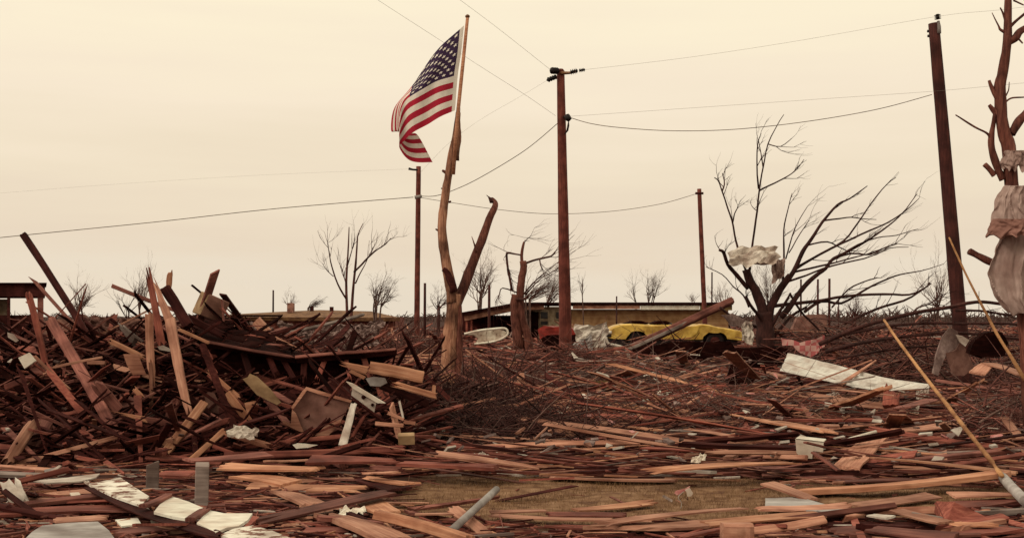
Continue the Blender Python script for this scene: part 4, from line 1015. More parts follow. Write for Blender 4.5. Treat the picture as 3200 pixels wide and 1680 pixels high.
A_ = [  # label, p1, p2, width px, material, depth, extras
 ('square dark timber leaning far out over the left heap', (72, 732), (300, 1095), 18, 'dark', (17.5, 16.4), dict(cat='beam', name='timber_beam', th=.08, ends=(.1, .1))),
 ('reddish stud leaning against the porch at the left edge', (85, 900), (142, 1135), 16, 'red', 15.2, dict(th=.05)),
 ('long brown beam slanting down through the whole left heap', (155, 995), (415, 1465), 30, 'brown', (15.4, 13.0), dict(cat='beam', name='timber_beam', th=.06)),
 ('thin rounded pole sticking out left above the heap', (348, 892), (560, 974), 11, 'brown', 16.8, dict(th=.045, ends=(.1, .1))),
 ('upright red brown board with a sharp broken top', (459, 830), (506, 1080), 20, 'red', 15.2, dict(taper=(.7, 1.1), ends=(1.5, .3))),
 ('upright pale board split to a spike at its lower end', (466, 975), (474, 1210), 21, 'tan', 14.4, dict(ends=(.2, 1.6))),
 ('thin spike hanging from the split pale upright board', (470, 1130), (473, 1275), 9, 'tan', 14.35, dict(th=.02, ends=(.2, 1.5))),
 ('tall broad pale board with pointed tip rising from the heap', (479, 866), (535, 1010), 24, 'tan', (15.0, 14.5), dict(taper=(.45, 1.1), ends=(1.5, .1))),
 ('lower length of the tall broad pale board bending down to the rubble', (531, 995), (592, 1306), 29, 'tan', (14.5, 13.6), dict(taper=(1, .75), ends=(.1, 1.2), bend=.02)),
 ('orange tipped stub pointing up behind the black timber', (532, 841), (524, 930), 15, 'pine', 16.2, dict(th=.04, ends=(.8, .1))),
 ('thick black timber end jutting up beside the pale boards', (516, 900), (590, 1022), 29, 'dark', (15.4, 15.2), dict(cat='beam', name='timber_beam', th=.12, ends=(.05, .1))),
 ('dark beam lying down the left slope of the collapsed roof', (575, 985), (705, 1050), 20, 'dark', (15.6, 15.4), dict(cat='beam', name='timber_beam', th=.1)),
 ('thin orange strip under the black timber', (552, 1026), (655, 1072), 9, 'pine', 14.8, dict(th=.02)),
 ('reddish board low at the left edge pointing up right', (15, 1210), (135, 1165), 17, 'red', 14.6, {}),
 ('thin bowed stick crossing the long brown beam', (152, 1152), (320, 1116), 7, 'tan', 14.3, dict(th=.015, bend=.05)),
 ('bright orange stick right of the leaning square timber', (336, 1062), (460, 1122), 14, 'pine', 14.9, {}),
 ('pale grey split board behind the upright pale boards', (366, 1005), (444, 1085), 26, 'grey', 15.6, dict(taper=(.5, 1.2), ends=(1, 1))),
 ('thin tan stick running down from the small white square', (107, 1112), (222, 1222), 9, 'tan', 14.2, dict(th=.02)),
 ('short pale board wedged behind the long brown beam', (272, 1131), (338, 1133), 11, 'tan', 14.6, {}),
 ('broad brown board right beside the long beam', (285, 1180), (372, 1284), 34, 'brown', 14.0, {}),
 ('splintered orange board tip below the pale uprights', (342, 1284), (468, 1312), 17, 'pine', 13.6, dict(taper=(.4, 1), ends=(1.5, .3))),
 ('long brown board continuing right from the splintered orange tip', (440, 1308), (700, 1342), 17, 'brown', 13.6, {}),
 ('little pale splinter hanging in the dark hollow of the heap', (414, 1208), (450, 1246), 13, 'pine', 14.1, dict(ends=(1, 1))),
 ('thin stick below the pale splinter in the dark hollow', (449, 1240), (400, 1292), 6, 'red', 14.0, dict(th=.015)),
 ('short red stick right of the tall broad board', (637, 1108), (678, 1170), 10, 'red', 14.5, {}),
 ('thin pine strip sloping under the dark roof edge', (643, 1152), (750, 1242), 12, 'pine', 14.3, dict(th=.02)),
 ('wide pine offcut leaning below the thin pine strip', (708, 1226), (784, 1324), 21, 'pine', 13.9, {}),
 ('brown stud half hidden between the tall board and the grey sheet', (553, 1240), (527, 1316), 25, 'brown', 14.1, {}),
 ('red brown board rising to the right across the heap centre', (570, 1368), (722, 1308), 15, 'red', 13.3, {}),
 ('fresh pine board slanting down left in the heap centre', (640, 1255), (513, 1418), 25, 'pine', (13.6, 13.0), {}),
 ('splintered foot board under the slanting fresh pine board', (545, 1372), (478, 1392), 18, 'tan', 13.1, dict(ends=(.3, 1.5))),
 ('curved tan offcut standing below the slanting fresh pine board', (505, 1395), (500, 1470), 32, 'red', 12.9, {}),
 ('slim bright pine stick slanting right of the fresh pine board', (703, 1342), (592, 1440), 16, 'pine', (13.2, 12.8), dict(ends=(.2, .2))),
 ('long thin stick reaching from the left edge to the long beam', (8, 1460), (368, 1364), 12, 'tan', (12.9, 13.1), dict(th=.025)),
 ('broad two toned post leaning out at the lower left edge', (116, 1305), (22, 1450), 30, 'tan', (13.3, 12.8), dict(th=.12, roll=-.6)),
 ('wide brown post leaning beside the two toned one', (140, 1320), (66, 1445), 48, 'brown', (13.5, 13.0), dict(th=.1)),
 ('thin red brown board low in the heap pointing at the grey stakes', (236, 1427), (406, 1460), 11, 'red', 12.8, {}),
 ('thin red stick right of the slim bright pine stick', (664, 1392), (762, 1427), 10, 'red', 12.9, {}),
 ('tan board sloping down to the right below the white rag', (700, 1350), (852, 1396), 17, 'tan', 13.0, {}),
 ('thin orange red strip running under the overturned grey panel', (768, 1394), (1092, 1360), 12, 'red', 13.1, dict(th=.025)),
 ('pale topped board poking out over the collapsed roof', (854, 1054), (945, 1100), 13, 'tan', 16.2, {}),
 ('long grey pole lying over the far side of the heap', (846, 1052), (1136, 982), 8, 'grey', (19, 23), dict(th=.05, ends=(.1, .1))),
 ('mottled tan plank at the back of the collapsed roof', (800, 1000), (846, 1048), 28, 'tan', 18.0, {}),
 ('bright pine beam end broken off at its left', (1056, 1131), (1152, 1158), 26, 'pine', 14.4, dict(taper=(.4, 1), ends=(1.2, .2), cat='beam', name='timber_beam', th=.06)),
 ('thick bright pine beam with knots left of the forked trunk', (1154, 1147), (1324, 1180), 33, 'pine', 14.2, dict(cat='beam', name='timber_beam', th=.09, ends=(.1, .05))),
 ('thin pine strip under the broken beam end', (1092, 1158), (1142, 1182), 10, 'pine', 14.3, {}),
 ('lower pine board pointing at the foot of the forked trunk', (1205, 1192), (1368, 1238), 17, 'pine', 14.0, dict(ends=(1.4, .2))),
 ('short upright pine stub on the lower pine board', (1357, 1198), (1354, 1236), 10, 'pine', 14.0, {}),
 ('dark stud below the thick bright pine beam', (1180, 1200), (1340, 1262), 22, 'dark', 14.3, {}),
 ('light grey board standing upright beside the overturned panel', (1106, 1260), (1070, 1396), 23, 'offwhite', (13.4, 13.0), dict(ends=(.1, .1), taper=(.7, 1))),
 ('red stick leaning right of the light grey board', (1142, 1292), (1096, 1372), 9, 'red', 13.3, {}),
 ('pinkish bent lath below the white bracket', (1172, 1322), (1262, 1329), 11, 'tan', 13.2, {}),
 ('small pinkish piece above the bent lath', (1209, 1288), (1262, 1310), 9, 'tan', 13.3, {}),
 ('short tan piece right of the bent lath', (1256, 1316), (1298, 1322), 10, 'tan', 13.3, {}),
 ('thin white strip standing by the tan pieces', (1247, 1250), (1260, 1308), 6, 'offwhite', 13.3, dict(th=.012)),
 ('thin dull stick leaning left of the little tan brick', (1146, 1392), (1192, 1345), 6, 'brown', 13.1, {}),
 ('long dark red board along the foot of the heap', (700, 1424), (1270, 1402), 20, 'red', 12.8, dict(th=.07)),
 ('dark board under the overturned grey panel', (860, 1372), (1180, 1398), 20, 'dark', 13.3, {}),
]
for lb, p1, p2, w_, mt, dd, k in A_: B(lb, p1, p2, w_, mt, dd, **k)

def sheet(label, pts, d, mat, name='board_scrap', cat='scrap', th=.025, bumpy=.02, back=(0, 1, -.2), sd=1):
    """an irregular piece standing in the heap; d may be a number or a function of the row"""
    P = [at(u, v, d(v) if callable(d) else d) for u, v in pts]
    return tag(slab(name, P, th, mat, None, back, bumpy, sd), label, cat)
sheet('torn olive tan fibreboard under the dark roof', [(759, 1187), (775, 1180), (781, 1168), (803, 1177), (845, 1215), (877, 1255), (865, 1264), (803, 1233)], 14.0, 'fibre', sd=2)
sheet('dull grey brown rounded sheet left of the wide pine offcut', [(637, 1236), (650, 1226), (668, 1228), (705, 1290), (692, 1318), (652, 1284)], 14.2, 'panel', sd=3)
sheet('orange triangular scrap beside the wide pine offcut', [(766, 1260), (800, 1252), (806, 1262), (774, 1298)], 13.8, 'pine', sd=4)
sheet('tan plywood scrap with jagged lower edge left of the pale uprights', [(384, 1106), (432, 1104), (456, 1172), (430, 1170), (414, 1172), (396, 1140)], 14.5, 'tan', sd=5)
sheet('small white square sign board near the left edge', [(57, 1117), (91, 1101), (112, 1126), (76, 1151)], 13.9, 'white', 'square_board', 'board', .03, 0)
sheet('white rounded piece caught at the left edge of the heap', [(22, 1038), (40, 1042), (56, 1064), (48, 1070), (24, 1054)], 15, 'offwhite', sd=6)
sheet('white scrap between the pale upright boards', [(494, 1082), (512, 1078), (536, 1090), (532, 1098), (500, 1092)], 14.7, 'offwhite', sd=7)
e = thing('overturned_panel', 'large grey brown panel tipped up in the heap with a pale lower lip', 'panel', at(1000, 1365, 13.4))
for nm, pts, mt, dd in (('face', [(914, 1290), (950, 1220), (961, 1213), (1004, 1226), (1050, 1240), (1098, 1253), (1068, 1310), (1010, 1335), (950, 1352), (930, 1320)], 'panel', 13.5),
                        ('lip', [(950, 1353), (1010, 1335), (1068, 1308), (1062, 1328), (1026, 1362), (966, 1368)], 'tan', 13.42),
                        ('lip', [(914, 1278), (926, 1290), (950, 1350), (936, 1346), (884, 1322), (886, 1312), (910, 1322)], 'tan', 13.44),
                        ('rim', [(944, 1222), (958, 1208), (1006, 1222), (1100, 1250), (1096, 1258), (1002, 1232), (960, 1218), (918, 1276), (908, 1276)], 'tan', 13.46)):
    o = slab(nm, [at(u, v, dd) for u, v in pts], .05 if nm == 'face' else .025, mt, None, (0, 1, -.1), .012, 5); o.parent = e; o.location -= e.location
e = thing('metal_bracket', 'white metal channel with two round holes lying over the heap', 'bracket', at(1140, 1240, 13.5))
for nm, pts, mt, dd, th in (('flange', [(1082, 1192), (1102, 1198), (1204, 1259), (1180, 1259), (1104, 1214)], 'white', 13.5, .012), ('web', [(1101, 1213), (1118, 1212), (1176, 1257), (1169, 1288), (1112, 1250), (1096, 1243)], 'offwhite', 13.52, .02)):
    o = slab(nm, [at(u, v, dd) for u, v in pts], th, mt, None, (0, 1, .4) if nm == 'flange' else (0, 1, 0), 0); o.parent = e; o.location -= e.location
for u, v, r_ in ((1136, 1240, 7), (1164, 1264, 5)): part_tube(e, 'hole', [at(u, v, 13.50), at(u, v, 13.515)], [r_ * 13.5 / F] * 2, 'tar', 12)
o = bobj('tan_brick', [((-.09, -.05, -.055), (.09, .05, .055))], 'fibre', None, .006); o.location = at(1270, 1370, 13.0); o.rotation_euler = (R(14), R(-2), R(4)); tag(o, 'single pale tan brick sitting upright left of the tree foot', 'brick')
sheet('bluish grey rounded sheet under the thick pine beam', [(1146, 1184), (1170, 1178), (1205, 1180), (1212, 1196), (1190, 1208), (1160, 1206)], 14.1, 'metal', sd=8)
tag(crumple('white_rag', at(762, 1350, 12.9), (.15, 0, -.02), (.02, .06, .06), 'offwhite', .5, 21), 'crumpled white rag on the boards left of the overturned panel', 'rag')
sheet('white torn strip curving below the overturned panel', [(913, 1392), (930, 1387), (992, 1387), (960, 1400), (924, 1405)], 12.85, 'white', sd=9)
tag(crumple('torn_insulation', at(1100, 1052, 30), (.72, 0, .1), (0, .15, .34), 'insul', .3, 31, nx=34, ny=26, fold=8), 'shaggy heap of torn grey insulation behind the collapsed roof', 'insulation')
tag(crumple('torn_insulation', at(940, 1058, 30), (.55, 0, -.1), (0, .15, .3), 'insul', .3, 32, nx=34, ny=26, fold=8), 'second clump of grey insulation above the pale topped board', 'insulation')
tag(crumple('torn_insulation', at(780, 1032, 33), (.6, 0, -.15), (0, .15, .2), 'insul', .3, 33, nx=34, ny=26, fold=8), 'flat torn insulation behind the brick chunk', 'insulation')
tag(crumple('torn_insulation', at(330, 1040, 19.5), (.5, 0, -.06), (0, .15, .22), 'panel', .3, 34, nx=30, ny=20, fold=6), 'dusty brown padding behind the leaning square timber', 'insulation')

# ------------------------------------------------------------------ boards lying on the ground
G_ = [  # label, p1, p2, apparent width px, material, extras
 # bottom left
 ('dark timber edging the white panel strip at the lower left', (283, 1520), (700, 1680), 12, 'dark', dict(z=.14, cat='beam', name='timber_beam')),
 ('long reddish board across the lower left corner', (-20, 1604), (455, 1586), 22, 'red', dict(z=.05)),
 ('pale yellow lath just above the grey sheet in the lower left corner', (165, 1626), (342, 1616), 14, 'tan', dict(z=.07)),
 ('white splintered stick at the extreme left above the reddish board', (26, 1492), (72, 1588), 12, 'offwhite', dict(z=(.22, .04))),
 ('brown board along the bottom edge left of centre', (340, 1668), (600, 1640), 20, 'brown', {}),
 ('tan board behind the left grey stake', (120, 1545), (330, 1530), 16, 'tan', {}),
 ('second tan board behind the left grey stake', (40, 1562), (300, 1560), 12, 'tan', {}),
 ('dull board running left from the white scraps', (60, 1500), (300, 1488), 13, 'grey', {}),
 ('red brown board right behind the two grey stakes', (500, 1478), (615, 1480), 13, 'red', dict(z=.1)),
 # row at the foot of the heap
 ('long reddish beam spanning the ground in front of the tree', (962, 1436), (1260, 1440), 22, 'red', dict(z=.14, cat='beam', name='timber_beam')),
 ('right hand length of the reddish ground beam', (1252, 1448), (1560, 1460), 30, 'red', dict(z=.12, cat='beam', name='timber_beam')),
 ('pale topped board left of the reddish ground beam', (690, 1456), (1010, 1464), 20, 'pine', dict(z=.08)),
 ('tan lath above the pale topped board', (820, 1440), (970, 1436), 14, 'tan', dict(z=.1)),
 ('brown board left of the tan lath', (585, 1438), (840, 1418), 16, 'brown', dict(z=.12)),
 ('thick pine block of a board in the left foreground', (750, 1486), (914, 1510), 24, 'pine', dict(z=.05, ends=(.3, .1))),
 ('long orange board just below the thick pine block', (772, 1518), (1170, 1528), 15, 'pine', {}),
 ('narrow tan stick right of the pine block', (930, 1502), (1105, 1494), 9, 'tan', {}),
 ('bright strip above the turf edge at left centre', (1120, 1486), (1290, 1512), 13, 'pine', dict(z=.08)),
 ('second bright strip above the turf edge at left centre', (1130, 1478), (1252, 1474), 9, 'tan', dict(z=.1)),
 ('dark board under the two bright strips', (1130, 1496), (1250, 1530), 16, 'dark', dict(z=.05)),
 ('wide brown plank lying away from the camera at left centre', (890, 1538), (1000, 1582), 40, 'tan', dict(z=.04, th=.03)),
 ('long dark plank rising right across the left foreground', (775, 1636), (1230, 1532), 20, 'brown', dict(z=(.04, .16))),
 ('tan face board under the long dark plank', (800, 1642), (1090, 1582), 16, 'tan', dict(z=.03)),
 ('wide brown plank running out of the bottom edge left of centre', (1030, 1608), (1240, 1690), 50, 'tan', dict(z=.06, th=.05)),
 ('heavy fresh pine beam running out of the bottom edge at centre', (1172, 1606), (1470, 1690), 34, 'pine', dict(z=.12, th=.075, cat='beam', name='timber_beam', ends=(.3, .1))),
 ('short pine offcut behind the heavy fresh beam', (1146, 1562), (1212, 1602), 18, 'pine', dict(z=.08)),
 ('pale lath right of the heavy fresh beam', (1296, 1606), (1450, 1604), 12, 'tan', dict(z=.06)),
 ('thin brown lath left of the turf', (700, 1566), (880, 1562), 10, 'tan', {}),
 ('red board behind the white panel strip', (640, 1580), (780, 1574), 14, 'red', {}),
 # centre
 ('long tapering pale splinter pointing right at centre', (1358, 1417), (1694, 1462), 15, 'tan', dict(z=(.22, .08), taper=(1, .5), ends=(.2, 1.5))),
 ('straight tan board at the back edge of the turf', (1702, 1490), (2118, 1500), 19, 'tan', dict(z=.03)),
 ('long slim pole like board right of centre', (1966, 1474), (2484, 1446), 14, 'pine', dict(z=.12, ends=(1, .2))),
 ('pale lath at the front edge of the turf', (1520, 1608), (1915, 1622), 11, 'tan', dict(z=.05)),
 ('tan strip above the pale lath on the turf', (1530, 1600), (1716, 1594), 9, 'tan', dict(z=.06)),
 ('thin orange strip on the front of the turf', (1795, 1592), (2056, 1566), 11, 'pine', dict(z=.04)),
 ('red brown strip below the thin orange strip', (1700, 1606), (1960, 1608), 12, 'red', dict(z=.03)),
 ('long tan board fanning right from the bottom centre', (1840, 1640), (2330, 1586), 15, 'tan', dict(z=.1, ends=(1, .3))),
 ('broad tan board just below the fanning one', (1826, 1650), (2230, 1634), 26, 'tan', dict(z=.07, ends=(1.5, .3))),
 ('red board under the fanning tan boards', (1700, 1642), (2150, 1652), 16, 'red', dict(z=.02)),
 ('pine edge continuing right of the broad tan board', (2200, 1636), (2570, 1606), 15, 'pine', dict(z=.08)),
 ('second long board reaching right along the bottom right', (2330, 1590), (2662, 1578), 13, 'tan', dict(z=.07)),
 ('upright sawn block end at the bottom edge right of centre', (2255, 1668), (2350, 1668), 62, 'tan', dict(z=.06, th=.16, ends=(.05, .05))),
 # right foreground
 ('big pine board rising right across the right foreground', (2465, 1540), (3150, 1476), 26, 'pine', dict(z=(.05, .17), th=.055, ends=(.8, .2))),
 ('slim pine board above the big pine board', (2716, 1428), (3180, 1478), 15, 'pine', dict(z=(.18, .1))),
 ('slanting tan stick at the right edge of the turf', (2398, 1508), (2545, 1562), 17, 'tan', dict(z=(.14, .04))),
 ('tan board lying behind the slanting stick', (2380, 1482), (2690, 1492), 13, 'brown', dict(z=.04)),
 ('flat tan plank with rounded end beside the white box', (2640, 1466), (2740, 1362), 30, 'tan', dict(z=(.04, .22), th=.03, ends=(.2, .1))),
 ('thin brown stick lying over the white box', (2515, 1381), (2690, 1424), 7, 'brown', dict(z=(.32, .12), th=.02)),
 ('short brown stick in front of the white box', (2540, 1412), (2622, 1470), 9, 'brown', dict(z=(.2, .04), th=.02)),
 ('tan lath right of the rounded plank', (2876, 1414), (3032, 1424), 12, 'tan', dict(z=.08)),
 ('brown lath behind the big pine board', (2610, 1504), (2940, 1498), 12, 'brown', {}),
 ('dull tan lath just behind the big pine board', (2700, 1520), (2900, 1504), 10, 'tan', {}),
 ('tan board in front of the small right turf patch', (2672, 1580), (2920, 1546), 13, 'tan', dict(z=.05)),
 ('pale board at the far right below the cane', (2970, 1546), (3168, 1544), 14, 'tan', dict(z=.08)),
 ('thick red board under the pale one at the far right', (2940, 1582), (3190, 1560), 24, 'red', dict(z=.04)),
 ('long bowed board along the bottom right', (2800, 1592), (2956, 1632), 15, 'tan', dict(z=.09)),
 ('flat lath ending the long bowed board at the bottom right', (2950, 1634), (3126, 1638), 13, 'pine', dict(z=.08)),
 ('pine strip at bottom right of centre', (2400, 1626), (2580, 1609), 16, 'pine', dict(z=.05)),
 ('orange brown strip at bottom right of centre', (2380, 1654), (2526, 1630), 18, 'red', dict(z=.04)),
 ('brown board along the bottom edge at right', (2586, 1662), (2776, 1644), 16, 'brown', dict(z=.04)),
 ('wide brown board cut by the bottom edge at right', (2704, 1650), (2990, 1678), 22, 'brown', dict(z=.07)),
 ('dark board between the bottom boards at right', (2560, 1636), (2980, 1650), 20, 'dark', dict(z=.02)),
 ('red board at the lower right corner', (2990, 1668), (3230, 1650), 22, 'red', dict(z=.04)),
 ('white tipped wedge low at right', (2720, 1608), (2790, 1616), 15, 'offwhite', dict(z=.08)),
 # middle right
 ('wide pale board in the middle right', (2280, 1258), (2570, 1290), 28, 'tan', dict(z=.1)),
 ('splintered pine board ramped up on the rubble at right', (2600, 1278), (2778, 1206), 34, 'pine', dict(z=(.05, .62), th=.05, taper=(1.2, .6), ends=(1, 1.2))),
 ('long thin pine board under the wide pale board', (2300, 1295), (2600, 1352), 14, 'pine', dict(z=.16)),
 ('straight pinkish lath in the middle right', (1856, 1310), (2318, 1318), 11, 'tan', dict(z=.12)),
 ('orange board just below the pinkish lath', (1866, 1326), (2066, 1344), 15, 'pine', dict(z=.1)),
 ('red board right of the orange board', (2190, 1346), (2482, 1344), 22, 'red', dict(z=.08)),
 ('thin tan lath below the red board', (2150, 1340), (2340, 1374), 7, 'tan', dict(z=.12)),
 ('tan board left of the splintered stub at centre', (1652, 1312), (1755, 1332), 14, 'tan', dict(z=.12)),
 ('splintered stub standing at the middle of the brush', (1764, 1338), (1768, 1380), 26, 'tan', dict(z=(.18, .02), th=.06)),
 ('tan board in the litter behind the brush at centre', (1686, 1192), (1848, 1188), 10, 'tan', dict(z=.1)),
 ('sloping tan stick above the olive board', (1902, 1180), (1992, 1154), 11, 'tan', dict(z=(.1, .5))),
 ('tan stick below the olive board', (1880, 1222), (1955, 1200), 8, 'tan', dict(z=(.05, .2))),
 ('thin lath right of the small olive offcut', (2120, 1207), (2240, 1224), 8, 'tan', dict(z=.1)),
 ('pale stick standing on the dark roofing wedge', (2274, 1096), (2362, 1182), 8, 'tan', dict(z=(1.0, .25), th=.03)),
 ('short pale stick standing in front of the black sheet', (2127, 1095), (2145, 1136), 7, 'tan', dict(z=(.75, .25), th=.03)),
 ('short pale board left of the white metal strip', (2388, 1160), (2440, 1176), 10, 'tan', dict(z=.15)),
 ('pine board in the middle right behind the white box', (2400, 1312), (2604, 1352), 16, 'pine', dict(z=.1)),
 ('tan board above the white pipe', (2548, 1330), (2726, 1328), 13, 'tan', dict(z=.12)),
 ('brown board right of the splintered ramp', (2794, 1278), (2918, 1246), 14, 'brown', dict(z=.15)),
 ('dark red splintered stump on the rubble at right', (2784, 1272), (2790, 1184), 26, 'red', dict(z=(.05, .5), th=.12, ends=(.2, 2))),
 ('tan board left of the long cane', (2794, 1346), (2994, 1322), 13, 'tan', dict(z=.1)),
 ('pale splinter wedge right of the long cane', (2962, 1258), (3072, 1182), 22, 'pine', dict(z=(.05, .55), th=.04, taper=(1.2, .3), ends=(.5, 1.5))),
 ('small tan lath beside the pale petals at right', (2974, 1267), (3058, 1264), 9, 'tan', dict(z=.1)),
 ('thin pale stick at the right edge of the brush', (3138, 1304), (3190, 1372), 7, 'tan', dict(z=(.3, .1), th=.02)),
 ('thin pinkish stick below it at the right edge', (3120, 1366), (3190, 1396), 8, 'tan', dict(z=(.2, .1), th=.02)),
 ('left leg of a small stick tripod at right', (2782, 1336), (2803, 1294), 8, 'tan', dict(z=(.05, .3), th=.02)),
 ('right leg of a small stick tripod at right', (2836, 1324), (2804, 1294), 8, 'tan', dict(z=(.05, .3), th=.02)),
 ('pale bent lath high at the right edge', (3090, 1135), (3200, 1173), 14, 'tan', dict(z=(.75, .6), th=.03)),
 ('short arm of the pale bent lath at the right edge', (3052, 1168), (3092, 1135), 9, 'tan', dict(z=(.6, .75), th=.03)),
]
for lb, p1, p2, w_, mt, k in G_: B(lb, p1, p2, w_, mt, None, **k)

# the white panel strip, grey sheet, grey stakes at the lower left
def gslab(label, pts, mat, z, th=.012, name='board_scrap', cat='scrap', bumpy=.0, sd=1, parent=None, tilt=None):
    P = [gp(u, v, z if tilt is None else tilt(u, v)) for u, v in pts]
    o = slab(name, P, th, mat, parent, (0, 0, -1), bumpy, sd)
    return tag(o, label, cat) if label else o
e = thing('white_panel_strip', 'white painted panel strip broken into pieces between dark battens at the lower left', 'panel', gp(520, 1580))
def stain(name):
    m = grain(name, (0.20, 0.085, 0.06), (0.66, 0.59, 0.50), (0.80, 0.75, 0.66), stretch=(6, 6, 6), vary=0, dirt=.5, scale=1.3, pos=(.44, .48, .6))
    return m
M['peel'] = stain('peeling white paint')
for pts, mt in (([(262, 1500), (290, 1508), (376, 1490), (420, 1520), (466, 1549), (441, 1577), (380, 1556), (304, 1527)], 'peel'),
                ([(481, 1597), (500, 1574), (537, 1549), (590, 1566), (637, 1586), (612, 1606), (590, 1620), (540, 1612)], 'white'),
                ([(615, 1632), (652, 1592), (700, 1602), (789, 1602), (775, 1622), (745, 1642), (710, 1646), (674, 1661)], 'white'),
                ([(690, 1668), (730, 1650), (790, 1640), (850, 1656), (925, 1686), (850, 1690), (800, 1676), (740, 1690)], 'peel')):
    o = gslab(None, pts, mt, .15, .02, 'panel_piece'); o.parent = e; o.location -= e.location
for a, b_ in (((446, 1580), (530, 1544)), ((594, 1622), (648, 1586))):
    o = plank3('batten', gp(*a, .165), gp(*b_, .165), .07, .03, Vector((0, 0, 1)), 'brown'); o.parent = e; o.location -= e.location
gslab('flat bluish grey sheet in the lower left corner', [(60, 1700), (100, 1660), (132, 1640), (210, 1632), (306, 1628), (340, 1655), (372, 1700)], 'metal', .10, .02, 'grey_sheet', 'sheet')
gslab('white offcut left of the panel strip near the grey sheet', [(360, 1622), (430, 1616), (442, 1636), (380, 1642)], 'white', .06)
gslab('second white offcut right of the first one', [(470, 1616), (530, 1626), (532, 1640), (474, 1638)], 'white', .06)
gslab('thin pale board lying flat above the panel strip at left', [(104, 1500), (200, 1492), (312, 1478), (300, 1490), (250, 1502), (150, 1508)], 'offwhite', .10)
gslab('small bluish white scrap left of the grey stakes', [(176, 1468), (212, 1462), (204, 1478), (180, 1484)], 'offwhite', .12)
gslab('tiny white scrap above the left reddish board', [(218, 1538), (246, 1536), (252, 1544), (224, 1548)], 'white', .06)
gslab('grey scrap beside the bluish white one', [(138, 1466), (176, 1458), (172, 1482), (142, 1484)], 'metal', .10)
for (u0, u1, vt, vb, lb) in ((452, 490, 1446, 1530, 'shorter left one of two weathered grey stakes standing at the lower left'), (604, 646, 1446, 1580, 'taller right one of two weathered grey stakes standing at the lower left')):
    dd = gd(vb); x0, x1 = hx(u0, dd), hx(u1, dd); zt = hz(vt, dd)
    bm = bmesh.new(); box(bm, (x0, dd, -.1), (x1, dd + .09, zt))
    for v in bm.verts:
        if v.co.z > 0: v.co.z += rnd.uniform(-.03, .03)
    bmesh.ops.bevel(bm, geom=bm.edges[:], offset=.006, segments=1, affect='EDGES')
    me = bpy.data.meshes.new('stake'); bm.to_mesh(me); bm.free()
    o = link('stake', me, M['grey']); recentre(o, ((x0 + x1) / 2, dd + .045, 0)); o.rotation_euler = (0, R(1.5), R(14)); tag(o, lb, 'stake')

T = Tubes(); a, b_ = gp(1398, 1668, .05), gp(1552, 1528, .2)
T.add([a, a.lerp(b_, .5), b_], [.029] * 3, 14, True); o = T.build('grey_pipe', 'metal'); tag(recentre(o, a), 'plain grey pipe propped up at the front left of the turf', 'pipe')
T = Tubes(); T.add([gp(2574, 1404, .12), gp(2660, 1372, .22), gp(2738, 1348, .3)], [.024, .026, .022], 10, True, .2)
tag(T.build('white_pipe', 'white'), 'short white pipe sloping up from the white box', 'pipe')
T = Tubes(); T.add([gp(3128, 1484, .15), gp(3160, 1520, .12), gp(3210, 1570, .1)], [.045] * 3, 12, True)
tag(T.build('grey_pipe', 'metal'), 'grey pipe end at the lower right below the cane', 'pipe')
T = Tubes(); limb(T, [(2763, 1000), (2800, 1055), (2850, 1122), (2905, 1195), (2960, 1265), (3020, 1342), (3083, 1420), (3130, 1484)], 15.5, 8, 16, drift=-4.9, n=8, rough=.25)
tag(T.build('long_cane', 'cane'), 'long yellow brown cane leaning across the right side', 'cane')
T = Tubes(); limb(T, [(2966, 742), (2990, 795), (3030, 880), (3085, 985), (3120, 1050), (3160, 1115), (3205, 1190)], 12.5, 5, 12, drift=-.6, n=7, rough=.3)
tag(T.build('long_cane', 'cane'), 'thin whip like cane rising in front of the leaning pole', 'cane')
e = thing('white_box', 'small white box on its side among the boards at right', 'box', gp(2530, 1432, .1))
dd = gd(1432, .13)
P = lambda u, v, k=0: at(u, v, dd + k)
o = slab('front', [P(2486, 1370), P(2520, 1373), P(2574, 1380), (P(2572, 1412)), P(2540, 1408), P(2538, 1432), P(2504, 1430), P(2490, 1415)], .012, 'white', None, (0, 1, 0)); o.parent = e; o.location -= e.location
o = slab('lid', [P(2487, 1368), P(2574, 1378), P(2582, 1370, .3), P(2498, 1361, .3)], .012, 'white', None, (0, 0, -1)); o.parent = e; o.location -= e.location
o = slab('side', [P(2487, 1371, .02), P(2491, 1415, .02), P(2498, 1405, .3), P(2498, 1364, .3)], .012, 'offwhite', None, (1, 0, 0)); o.parent = e; o.location -= e.location
gslab('torn tan cardboard lying under the white pipe', [(2465, 1448), (2574, 1420), (2664, 1417), (2674, 1430), (2600, 1452), (2533, 1472), (2490, 1466)], 'tan', .06, .01, 'cardboard', 'cardboard', .01, 2)
gslab('grey strip of asphalt shingles lying at the lower right of the turf', [(2390, 1556), (2500, 1552), (2576, 1572), (2690, 1602), (2650, 1612), (2540, 1594), (2392, 1584)], 'metal', .06, .02, 'shingle_strip', 'shingles', .01, 3)
tag(slab('roof_sheet', [gp(2922, 1588, .1), gp(2926, 1562, .18), gp(2980, 1566, .2), gp(3050, 1598, .12), gp(3118, 1632, .06), gp(2956, 1632, .06)], .03, 'red', None, (0, .5, -1), .01, 4), 'flat dark red brown wedge of sheathing at the lower right', 'roof sheet')
tag(slab('olive_board', [at(u, v, 25.5) for u, v in ((1846, 1190), (1930, 1186), (1934, 1206), (1900, 1214), (1850, 1212))], .05, 'olive', None, (0, 1, -.4)), 'olive green board in the litter left of the fallen beam foot', 'board')
tag(slab('olive_board', [at(u, v, 26) for u, v in ((2160, 1200), (2262, 1197), (2264, 1216), (2170, 1217))], .05, 'olive', None, (0, 1, -.4)), 'small olive green offcut beside the dark roofing wedge', 'board')
